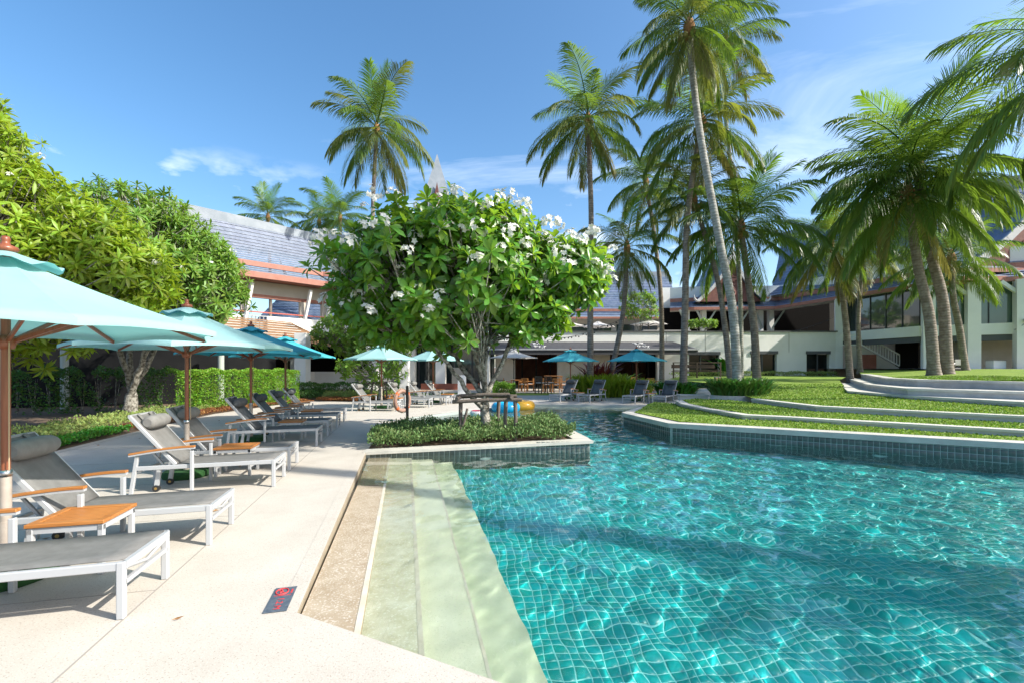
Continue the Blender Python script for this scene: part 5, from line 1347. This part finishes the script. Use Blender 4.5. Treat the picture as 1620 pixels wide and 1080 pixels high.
# --- coconut palms
def frond_np(e0, droop, L, seed, hang, n=56, lw=.98):
    r = random.Random(seed); st = 16; pts = [Vector((0, 0, 0))]; tg = []
    for i in range(st):
        s = (i + .5) / st; e = e0 - droop * s ** 1.25; d = Vector((math.cos(e), 0, math.sin(e))); tg.append(d); pts.append(pts[-1] + d * L / st)
    tg.append(tg[-1]); sw = r.uniform(-.25, .25)
    for i, p in enumerate(pts): p.y += sw * L * (i / st) ** 2 * .5
    parts = []
    V = []; F = []
    for i, p in enumerate(pts):
        w = lerp(.038, .006, i / st); h = w * .6; u = Vector((-tg[i].z, 0, tg[i].x))
        V += [p + Vector((0, -w, 0)), p + u * h, p + Vector((0, w, 0)), p - u * h]
    for i in range(st):
        for k in range(4): F.append((i * 4 + k, i * 4 + (k + 1) % 4, (i + 1) * 4 + (k + 1) % 4, (i + 1) * 4 + k))
    parts.append((np.array([tuple(v) for v in V]), np.array(F)))
    for side in (-1, 1):
        for k in range(n):
            s = lerp(.13, .995, (k + r.uniform(-.2, .2) + .5) / n); s = min(.998, max(.1, s)); j = min(st - 1, int(s * st)); fr = s * st - j
            p = pts[j].lerp(pts[j + 1], fr); tan = tg[j]; u = Vector((-tan.z, 0, tan.x))
            ll = L * .30 * (math.sin(math.pi * (.16 + .80 * s)) ** .55) * r.uniform(.85, 1.1)
            al = R(lerp(22, 62, s)); d = (Vector((0, side, 0)) * math.cos(al) + tan * math.sin(al) + u * .16).normalized()
            g = hang * r.uniform(.5, 1.3); w = .020 * lw * L / 3.5
            q = [p]; dd = d.copy()
            for m in range(3):
                dd = (dd + Vector((0, 0, -g * (.30 + .45 * m)))).normalized(); q.append(q[-1] + dd * ll / 3)
            wd = (tan - dd * tan.dot(dd)).normalized()
            if r.random() < .04: continue
            vv = []
            for m, ww in enumerate((.5, 1.0, .8, .12)): vv += [tuple(q[m] - wd * w * ww), tuple(q[m] + wd * w * ww)]
            parts.append((np.array(vv), np.array([(0, 1, 3, 2), (2, 3, 5, 4), (4, 5, 7, 6)])))
    return join(parts)
FR = []
for i, (e, dr, hg, mt) in enumerate(((82, 28, .22, 'frond_young'), (70, 48, .30, 'frond_young'), (56, 66, .45, 'frond'), (42, 74, .6, 'frond'), (26, 78, .75, 'frond'), (8, 72, .9, 'frond'), (-12, 60, 1.0, 'frond'), (-32, 46, 1.0, 'frond'), (-52, 30, 1.0, 'frond_old'))):
    for v in range(3):
        V, F = frond_np(R(e + rng.uniform(-4, 4)), R(dr * rng.uniform(.8, 1.2)), 3.6 * rng.uniform(.92, 1.06), 100 + i * 5 + v, hg)
        me = mesh_np('frond', V, F); me.materials.append(M_[mt]); FR.append((e, me))
def palm(label, base, path, r_base, crown, n=24, size=1.0, trunk='palm_trunk', lo=-52, hi=84, seed=0, nuts=6, group='coconut palms', fibre=True, skip=0.0, olive=0.0):
    """base: foot; path: control points of the trunk up to the crown; crown: crown centre"""
    rr = random.Random(seed + 50); base = Vector(base); t = thing('coconut_palm', label, 'palm tree', base, 0, group)
    ctrl = [base - Vector((0, 0, .15))] + [Vector(p) for p in path] + [Vector(crown)]
    pts = []
    m = len(ctrl)
    for i in range(m - 1):      # Catmull-Rom through the control points
        p0, p1, p2, p3 = ctrl[max(i - 1, 0)], ctrl[i], ctrl[i + 1], ctrl[min(i + 2, m - 1)]
        k = max(4, int((p2 - p1).length / .22))
        for j in range(k):
            s = j / k; pts.append(.5 * ((2 * p1) + (p2 - p0) * s + (2 * p0 - 5 * p1 + 4 * p2 - p3) * s * s + (3 * p1 - p0 - 3 * p2 + p3) * s ** 3))
    pts.append(ctrl[-1]); q = len(pts)
    rad = []
    for i in range(q):
        s = i / (q - 1); h = (pts[i] - pts[0]).length; rad.append((r_base * lerp(1, .62, s ** .7) * (1 + .45 * math.exp(-h / .28))) * (1 + (.012 if i % 2 else -.012) + rr.gauss(0, .008)))
    MB().tube([p - base for p in pts], rad, 12, smooth=True).build('trunk', trunk, t)
    c = Vector(crown) - base
    if fibre:
        fb = MB().lathe(c, [(rad[-1] * .9, -.55), (rad[-1] * 1.5, -.25), (rad[-1] * 1.9, .05), (rad[-1] * 1.2, .35), (.04, .6)], 10); fb.build('crown_shaft', 'fibre', t)
    n = int(n * 1.3) if n > 12 else n; size *= 1.08
    for i in range(n):
        s = (i + .5) / n; e = lerp(hi, lo, s ** .85) + rr.uniform(-7, 7)
        if rr.random() < skip: continue
        cand = sorted(FR, key=lambda f: abs(f[0] - e))[:3]; me = cand[rr.randrange(3)][1]
        o = link('frond', me, t)
        if e < 62 and rr.random() < olive: o.material_slots[0].link = 'OBJECT'; o.material_slots[0].material = M_['frond_olive']
        o.location = c + Vector((0, 0, lerp(.35, -.1, s))); o.rotation_euler = (rr.uniform(-.18, .18), rr.uniform(-.08, .08), i * 2.39996 + rr.uniform(-.3, .3)); sc = size * rr.uniform(.88, 1.1) * (1 if s > .15 else .85); o.scale = (sc,) * 3
    for k in range(nuts):
        a = rr.uniform(0, 6.28); MB().lathe(c + Vector((math.cos(a) * .32, math.sin(a) * .32, -.2 - rr.uniform(0, .25))), [(0, -.13), (.07, -.11), (.115, -.02), (.10, .08), (.03, .14), (0, .145)], 9).build('coconut', 'coconut', t)
    return t
def pp_(x, y, d): return PD(x, y, d)
def gpt(x, d, y=None):
    X_ = (x - 810) / FOC * d; return Vector((X_, d, ground_z(X_, d)))
palm('tall single coconut palm behind the tiled pavilion roof, crown above the blossom tree', gpt(591, 33), [pp_(590, 470, 33), pp_(590, 330, 33)], .21, pp_(596, 205, 33), 26, 1.22, seed=1, olive=0.33)
palm('tall straight coconut palm whose grey trunk stands behind the dark loungers', gpt(934, 25.2), [pp_(934, 450, 25.2), pp_(935, 330, 25.2)], .20, pp_(930, 192, 25.2), 27, .98, seed=2, olive=0.36, nuts=8)
palm('very tall leaning coconut palm with pale bent trunk in the oval planter', gpt(1168, 18.6), [pp_(1160, 500, 18.6), pp_(1138, 380, 18.5), pp_(1112, 240, 18.4), pp_(1098, 140, 18.4)], .195, pp_(1090, 45, 18.4), 28, .80, 'palm_trunk_pale', seed=3, olive=0.45, nuts=8, hi=80, lo=-62)
palm('straight coconut palm growing from the round stone planter', gpt(1080, 22.6), [pp_(1084, 480, 22.6), pp_(1088, 340, 22.6)], .20, pp_(1110, 196, 22.6), 27, .98, seed=4, olive=0.36)
palm('slender coconut palm with thin pale trunk behind the leaning one', gpt(1172, 27), [pp_(1171, 470, 27), pp_(1160, 300, 27), pp_(1147, 170, 27)], .15, pp_(1148, 62, 27), 24, .95, 'palm_trunk_pale', seed=5, olive=0.42)
palm('brown trunked coconut palm leaning beside the oval planter', gpt(1157, 23.5), [pp_(1146, 510, 23.5), pp_(1132, 430, 23.5)], .17, pp_(1098, 318, 23.6), 20, .82, seed=6, olive=0.24, lo=-40)
palm('thin coconut palm before the white wall right of the awning', gpt(1047, 30), [pp_(1046, 480, 30), pp_(1036, 380, 30)], .19, pp_(1022, 290, 30), 22, .95, seed=7, olive=0.42)
palm('short leaning coconut palm rising from the strap leaved shrubs', gpt(958, 26.3), [pp_(985, 500, 26.3)], .19, pp_(992, 395, 26.3), 22, .82, seed=8, olive=0.48, lo=-58, nuts=4)
palm('young coconut palm with upright feathery fronds standing on the lawn', gpt(1198, 23.6), [pp_(1193, 520, 23.6), pp_(1183, 440, 23.6)], .22, pp_(1172, 362, 23.6), 26, 1.08, seed=9, hi=86, lo=-38, nuts=5)
palm('coconut palm with an orange dry sheath near the stair recess', gpt(1347, 27), [pp_(1338, 510, 27), pp_(1328, 440, 27)], .21, pp_(1312, 385, 27), 25, 1.05, seed=10, olive=0.12, lo=-62)
palm('dark thin coconut palm between the orange sheathed palm and the twin palms', gpt(1361, 31.5), [pp_(1358, 500, 31.5)], .17, pp_(1368, 395, 31.5), 20, .95, seed=11, olive=0.18, lo=-55)
palm('thick trunked twin coconut palm standing left of its pair on the upper lawn', gpt(1478, 19.8), [pp_(1470, 500, 19.8), pp_(1452, 420, 19.8)], .24, pp_(1436, 308, 19.8), 27, 1.08, seed=12, hi=80, lo=-50, nuts=5)
palm('thick trunked twin coconut palm standing right of its pair, spotlights at its foot', gpt(1498, 20.2), [pp_(1492, 480, 20.2), pp_(1470, 390, 20.2)], .25, pp_(1452, 268, 20.2), 30, 1.20, seed=13, hi=86, lo=-42, nuts=5)
palm('short dark coconut palm before the white columns of the glass wing', gpt(1527, 25), [pp_(1518, 520, 25), pp_(1508, 470, 25)], .20, pp_(1505, 412, 25), 22, .86, seed=14, lo=-45)
palm('coconut palm beyond the lawn whose long fronds reach over the gabled hall', (17.2, 13.6, ground_z(17.2, 13.6)), [(17.4, 13.6, 5)], .24, (16.7, 13.2, 10.6), 24, 1.08, seed=15, hi=80, lo=-30)
palm('very tall coconut palm by the pool whose trunk shades the water', (15.4, 1.35, 0), [(15.5, 1.3, 9)], .30, (15.4, 1.4, 21), 24, 1.0, seed=16)
palm('low coconut palm by the pool that shades a patch of water', (14.6, .9, 0), [(14.5, .9, 4)], .22, (14.3, 1.0, 7.6), 9, .50, seed=17, hi=75, lo=20)
for k, (x, y, d, s) in enumerate(((424, 345, 46, 1.0), (505, 352, 48, .95), (538, 345, 45, 1.05))):
    palm(('coconut palm crown just above the high left end of the pavilion ridge', 'coconut palm crown above the middle of the pavilion ridge', 'coconut palm crown above the low end of the pavilion ridge')[k], (PD(x, y, d).x, d, 0), [PD(x + 4, 470, d)], .2, PD(x, y, d), 20, s, seed=20 + k, nuts=0)

# --- hedges, beds, ground cover: many small leaves over a bed
def leaves_on(P_, N_, L, w, jitter=.8, st=2, curl=.2):
    n = len(P_); V0, F0 = leaf_np(1, 1, .15, curl, st, .5)
    out = np.zeros((n, len(V0), 3))
    for i in range(n):
        d = (Vector(N_[i]) + Vector((rng.gauss(0, jitter), rng.gauss(0, jitter), rng.gauss(0, jitter)))).normalized()
        q = Vector((1, 0, 0)).rotation_difference(d) @ Quaternion((1, 0, 0), rng.uniform(0, 6.28)); s = rng.uniform(.7, 1.25)
        V = V0 * np.array((L * s, w * s, w * s)); V[:, 2] = V0[:, 2] * L * s
        out[i] = V @ np.array(q.to_matrix()).T + np.array(P_[i])
    F = (F0[None] + (np.arange(n) * len(V0))[:, None, None]).reshape(-1, 4)
    return out.reshape(-1, 3), F
def bed(name, label, poly, zf, n, L, w, h, m, lump=.1, cat='ground cover', parent=None, jitter=.7):
    xs = [p[0] for p in poly]; ys = [p[1] for p in poly]; X = npr.uniform(min(xs), max(xs), n * 3); Y = npr.uniform(min(ys), max(ys), n * 3); k = inside(poly, X, Y)
    X, Y = X[k][:n], Y[k][:n]
    Z = []
    for x, y in zip(X, Y):
        hh = h * (.75 + .5 * (math.sin(x * 5.1 + 1.3 * math.sin(y * 3.3)) * math.sin(y * 4.7 + x) * .5)) + rng.uniform(-1, 1) * lump * h
        Z.append(zf(x, y) + hh * rng.uniform(.1, 1.0) ** .5)
    V, F = leaves_on(np.stack([X, Y, np.array(Z)], -1), [(0, 0, 1)] * len(X), L, w, jitter)
    me = mesh_np(name, V, F); me.materials.append(M_[m]); return tag(link(name, me, parent), label, cat, kind='stuff')
SOIL = [(-2.86, 9.0), (1.36, 9.52), (1.08, 11.85), (-3.3, 11.36)]
bed('planter_shrubs', 'low pale green shrubs filling the planter under the blossom tree', SOIL, lambda x, y: pz(x, y) - .03, 26000, .06, .016, .40, 'leaf_cover', .12)
LB = [(-9.05, 9.07), (-9.31, 10.07), (-9.72, 11.76), (-10.55, 16.05), (-10.3, 19.8), (-9.55, 22.0)]
def band(a, b, path=LB, ext=True):
    p = [(-8.66, 4.0)] + path; lo_ = offset(p, a); hi_ = offset(p, b); return [tuple(q) for q in lo_] + [tuple(q) for q in hi_[::-1]]
zero = lambda x, y: 0.0
struct(sheet('flower_bed', [(-8.6, 3.0)] + LB + [(-6.9, 21.66), (-6.2, 23.2), (-6.2, 29), (-13, 29), (-14, 22.5), (-16.7, 20), (-22, 18), (-24, 3)], 'earth', -.012))
B1_ = band(.05, .75); bed('bed_edging', 'bright green low groundcover edging the deck by the big umbrella', [p for p in B1_ if p[1] < 12.2], zero, 9000, .06, .022, .16, 'leaf_low')
bed('bed_planting', 'pale lime variegated groundcover behind the green edging', band(.75, 2.4), zero, 12000, .07, .022, .26, 'leaf_lime')
bed('rust_planting', 'rust brown groundcover strip along the deck by the row of dark loungers', [(-9.75, 11.9), (-10.55, 16.0), (-10.3, 19.8), (-9.6, 21.9), (-10.2, 21.9), (-11.2, 19.8), (-11.3, 16), (-10.4, 12)], zero, 6500, .06, .02, .14, 'leaf_rust')
FB = [(-9.5, 22.05), (-6.95, 21.7), (-6.3, 23.2), (-6.3, 24.4), (-7.2, 22.7), (-9.5, 23.0)]
bed('rust_planting', 'rust brown groundcover strip before the young frangipani', FB, zero, 5000, .07, .022, .16, 'leaf_rust')
bed('bed_planting', 'pale lime groundcover around the young frangipani props', [(-9.6, 22.9), (-7.1, 22.7), (-6.3, 24.3), (-6.3, 26.5), (-10.5, 26.0)], zero, 7000, .08, .025, .36, 'leaf_lime')
bed('bed_planting', 'dark green groundcover below the white pavilion column', [(-12.5, 22.5), (-9.8, 22.5), (-10.5, 26.5), (-12.6, 26.5)], zero, 6000, .08, .025, .5, 'leaf_dark')
def hedge(name, label, path, wd, h, n, m, L=.06, w=.022, holes=0.0, lump=.06):
    t = thing(name, label, 'hedge', (path[0][0], path[0][1], 0)); o = Vector((path[0][0], path[0][1], 0))
    pth = [Vector(p) for p in path]; seg = [(pth[i + 1] - pth[i]).length for i in range(len(pth) - 1)]; tot = sum(seg); Pp = []; Np = []
    tries = 0
    while len(Pp) < n and tries < n * 4:
        tries += 1
        s = rng.uniform(0, tot); i = 0
        while s > seg[i] and i < len(seg) - 1: s -= seg[i]; i += 1
        q = pth[i].lerp(pth[i + 1], s / seg[i]); d = (pth[i + 1] - pth[i]).normalized(); nn = Vector((d.y, -d.x))
        u = rng.random(); dp = rng.random() ** 2 * .16
        if u < .62: p = Vector((*(q + nn * (wd / 2 - dp)), rng.uniform(.02, h))); nv = (nn.x, nn.y, .25)
        elif u < .95: p = Vector((*(q + nn * rng.uniform(-wd / 2, wd / 2)), h - dp)); nv = (0, 0, 1)
        else: p = Vector((*(q - nn * (wd / 2)), rng.uniform(0, h))); nv = (-nn.x, -nn.y, .2)
        b = math.sin(p.x * 3.1 + p.z * 2.7) * math.sin(p.y * 2.9 + 1.7 * p.z) + .5 * math.sin(p.x * 7 + p.y * 6 + p.z * 5)
        if holes and b < holes - 1: continue
        p += Vector(nv) * lump * b; Pp.append(tuple(p - o)); Np.append(nv)
    V, F = leaves_on(Pp, Np, L, w, .6); me = mesh_np('foliage', V, F); me.materials.append(M_[m]); link('foliage', me, t)['kind'] = 'stuff'
    st = MB()
    k = max(3, int(tot / .45))
    for i in range(k):
        s = tot * (i + .5) / k; j = 0
        while s > seg[j] and j < len(seg) - 1: s -= seg[j]; j += 1
        q = pth[j].lerp(pth[j + 1], s / seg[j]) - o.xy
        for _ in range(3): st.tube([(q.x, q.y, 0), (q.x + rng.uniform(-.15, .15), q.y + rng.uniform(-.15, .15), h * .85)], [.018, .006], 4, cap=False)
    st.build('stems', 'bark_grey', t)['kind'] = 'stuff'; return t
hedge('clipped_hedge', 'dense clipped bright green hedge by the end of the lounger row', [(-12.6, 16.8), (-11.6, 18.4), (-10.35, 21.4)], 1.0, 1.5, 22000, 'leaf_hedge')
hedge('loose_hedge', 'loose gappy dark hedge in front of the black wall', [(-20.5, 15.0), (-16.5, 15.9), (-13.0, 17.2)], .9, 1.45, 9000, 'leaf_dark', .075, .03, holes=.75, lump=.22)
hedge('low_hedge', 'low clipped hedge in front of the white pavilion column', [(-11.6, 24.6), (-9, 25.6), (-6.4, 26.0)], .7, .75, 7000, 'leaf_dark', .07, .028)
hedge('low_hedge', 'low pale hedge along the foot of the white restaurant wall', [(11.6, 33.2), (18, 34.6), (25, 35.0)], .6, 1.25, 7000, 'leaf_lime', .09, .03)
hedge('round_shrub', 'rounded bright green clipped shrub before the cafe terrace', [(-1.1, 24.6), (.1, 24.8)], 1.0, .75, 6500, 'leaf_hedge', .06, .02, lump=.14)
hedge('terrace_shrub', 'clipped lime shrub in the terrace planter box', [(11.8, 40.5), (15.4, 40.5)], 1.0, 5.25, 10, 'leaf_lime', .1, .04)
def strap(name, label, c, rx, ry, n, h, m, z=0, w=.03, cat='plant', group=None, lean=.55):
    t = thing(name, label, cat, (c[0], c[1], z), 0, group); vs = []; fs = []
    for i in range(n):
        a = rng.uniform(0, 6.28); q = math.sqrt(rng.random()); p = Vector((rx * q * math.cos(a), ry * q * math.sin(a), 0)); hh = h * rng.uniform(.55, 1.1); d = Vector((p.x / rx, p.y / ry, 0)) * .5 + Vector((rng.gauss(0, lean), rng.gauss(0, lean), 0)); s = Vector((-d.y, d.x, 0)).normalized() if d.length > .05 else Vector((1, 0, 0)); b = len(vs) * 1
        n0 = sum(len(v) for v in vs)
        V = []
        for k in range(5):
            u = k / 4; pt = p + d * hh * .5 * u ** 1.8 + Vector((0, 0, hh * (u - .28 * u ** 3))); ww = w * math.sin(math.pi * (.12 + .86 * u)) ** .8; V += [tuple(pt - s * ww), tuple(pt + s * ww)]
        vs.append(V); fs += [(n0 + 2 * k, n0 + 2 * k + 1, n0 + 2 * k + 3, n0 + 2 * k + 2) for k in range(4)]
    me = mesh_np('leaves', np.array(sum(vs, [])), np.array(fs)); me.materials.append(M_[m]); o = link('leaves', me, t); o['kind'] = 'stuff'; return t
strap('strap_leaf_shrub', 'clump of bright yellow green strap leaved shrubs behind the dark loungers', (5.0, 25.3), 1.55, .8, 900, 1.7, 'leaf_strap', w=.05)
strap('strap_leaf_shrub', 'smaller clump of strap leaved shrubs beside the second deep teal umbrella', (6.9, 25.6), .9, .6, 420, 1.35, 'leaf_strap', w=.05)
strap('cordyline', 'dark red cordyline standing out of the strap leaved shrubs', (4.95, 26.2), .55, .4, 200, 2.6, 'leaf_red', w=.06)
strap('fern_clump', 'green ferns filling the round stone planter', (8.15, 22.6), .85, .85, 650, .95, 'leaf_low', z=.2, w=.045, lean=.85)
strap('fern_clump', 'dark green ferns filling the oval planter under the leaning palms', (9.2, 18.4), 1.1, .7, 900, 1.0, 'leaf_dark', z=.46, w=.045, lean=.85)
strap('potted_plant', 'tall broad leaved pot plant before the restaurant window', (16.5, 35.2), .35, .35, 40, 1.7, 'leaf_low', z=1.15, w=.14)
ptx = thing('plant_pot', 'round grey pot of the broad leaved plant by the window', 'pot', (16.5, 35.2, .72)); MB().lathe((0, 0, 0), [(.25, 0), (.45, .2), (.5, .5), (.44, .5), (.4, .42), (0, .42)], 16).build('bowl', 'pot', ptx)

# fallen leaves blown over the deck
X_ = np.concatenate([npr.uniform(-9.2, -5.5, 46), npr.uniform(-7, -1.6, 22)]); Y_ = np.concatenate([npr.uniform(8.5, 18, 46), npr.uniform(2.3, 9, 22)])
ok_ = (X_ < -1.9 - .24 * (Y_ - 3)) & inside(DECK, X_, Y_); X_, Y_ = X_[ok_], Y_[ok_]
V, F = leaves_on(np.stack([X_, Y_, np.full(len(X_), .014)], -1), [(math.cos(i * 2.4), math.sin(i * 2.4), .0) for i in range(len(X_))], .055, .014, .06)
V[:, 2] = np.clip(V[:, 2], .008, .03)
me = mesh_np('fallen_leaves', V, F); me.materials.append(M_['fibre']); tag(link('fallen_leaves', me), 'scattered dry leaves lying on the pale deck', 'leaves', kind='stuff')
# round underwater lamps on the pool walls
def pool_lamp(p, q, t, z, label):
    p, q = Vector(p), Vector(q); d = (q - p).normalized(); n_ = Vector((-d.y, d.x)); c = p.lerp(q, t)
    o = thing('pool_light', label, 'light', (c.x + n_.x * .012, c.y + n_.y * .012, z), math.atan2(n_.y, n_.x) - math.pi / 2)
    r_ = MB()
    r_.tube([(.115 * math.cos(a), .012, .115 * math.sin(a)) for a in np.linspace(0, 2 * math.pi, 25)[:-1]], .016, 6, closed=True); r_.build('rim', 'white_metal', o).cycles.is_caustics_receiver = True
    v = [(.11 * math.cos(a), .012, .11 * math.sin(a)) for a in np.linspace(0, 2 * math.pi, 25)[:-1]]
    MB().add(v + [(0, .03, 0)], [(i, (i + 1) % 24, 24) for i in range(24)], True).build('lens', 'white_print', o).cycles.is_caustics_receiver = True
pool_lamp((9.23, 8.2), (3.98, 11.45), .33, -.42, 'round white pool lamp set in the tiled wall below the lawn kerb start')
pool_lamp((15.0, 4.63), (9.23, 8.2), .9, -.42, 'round white pool lamp set in the tiled wall opposite the entry steps')
pool_lamp((1.6, 9.35), (-2.83, 8.8), .48, -.42, 'round white pool lamp in the planter wall under the blossom tree')
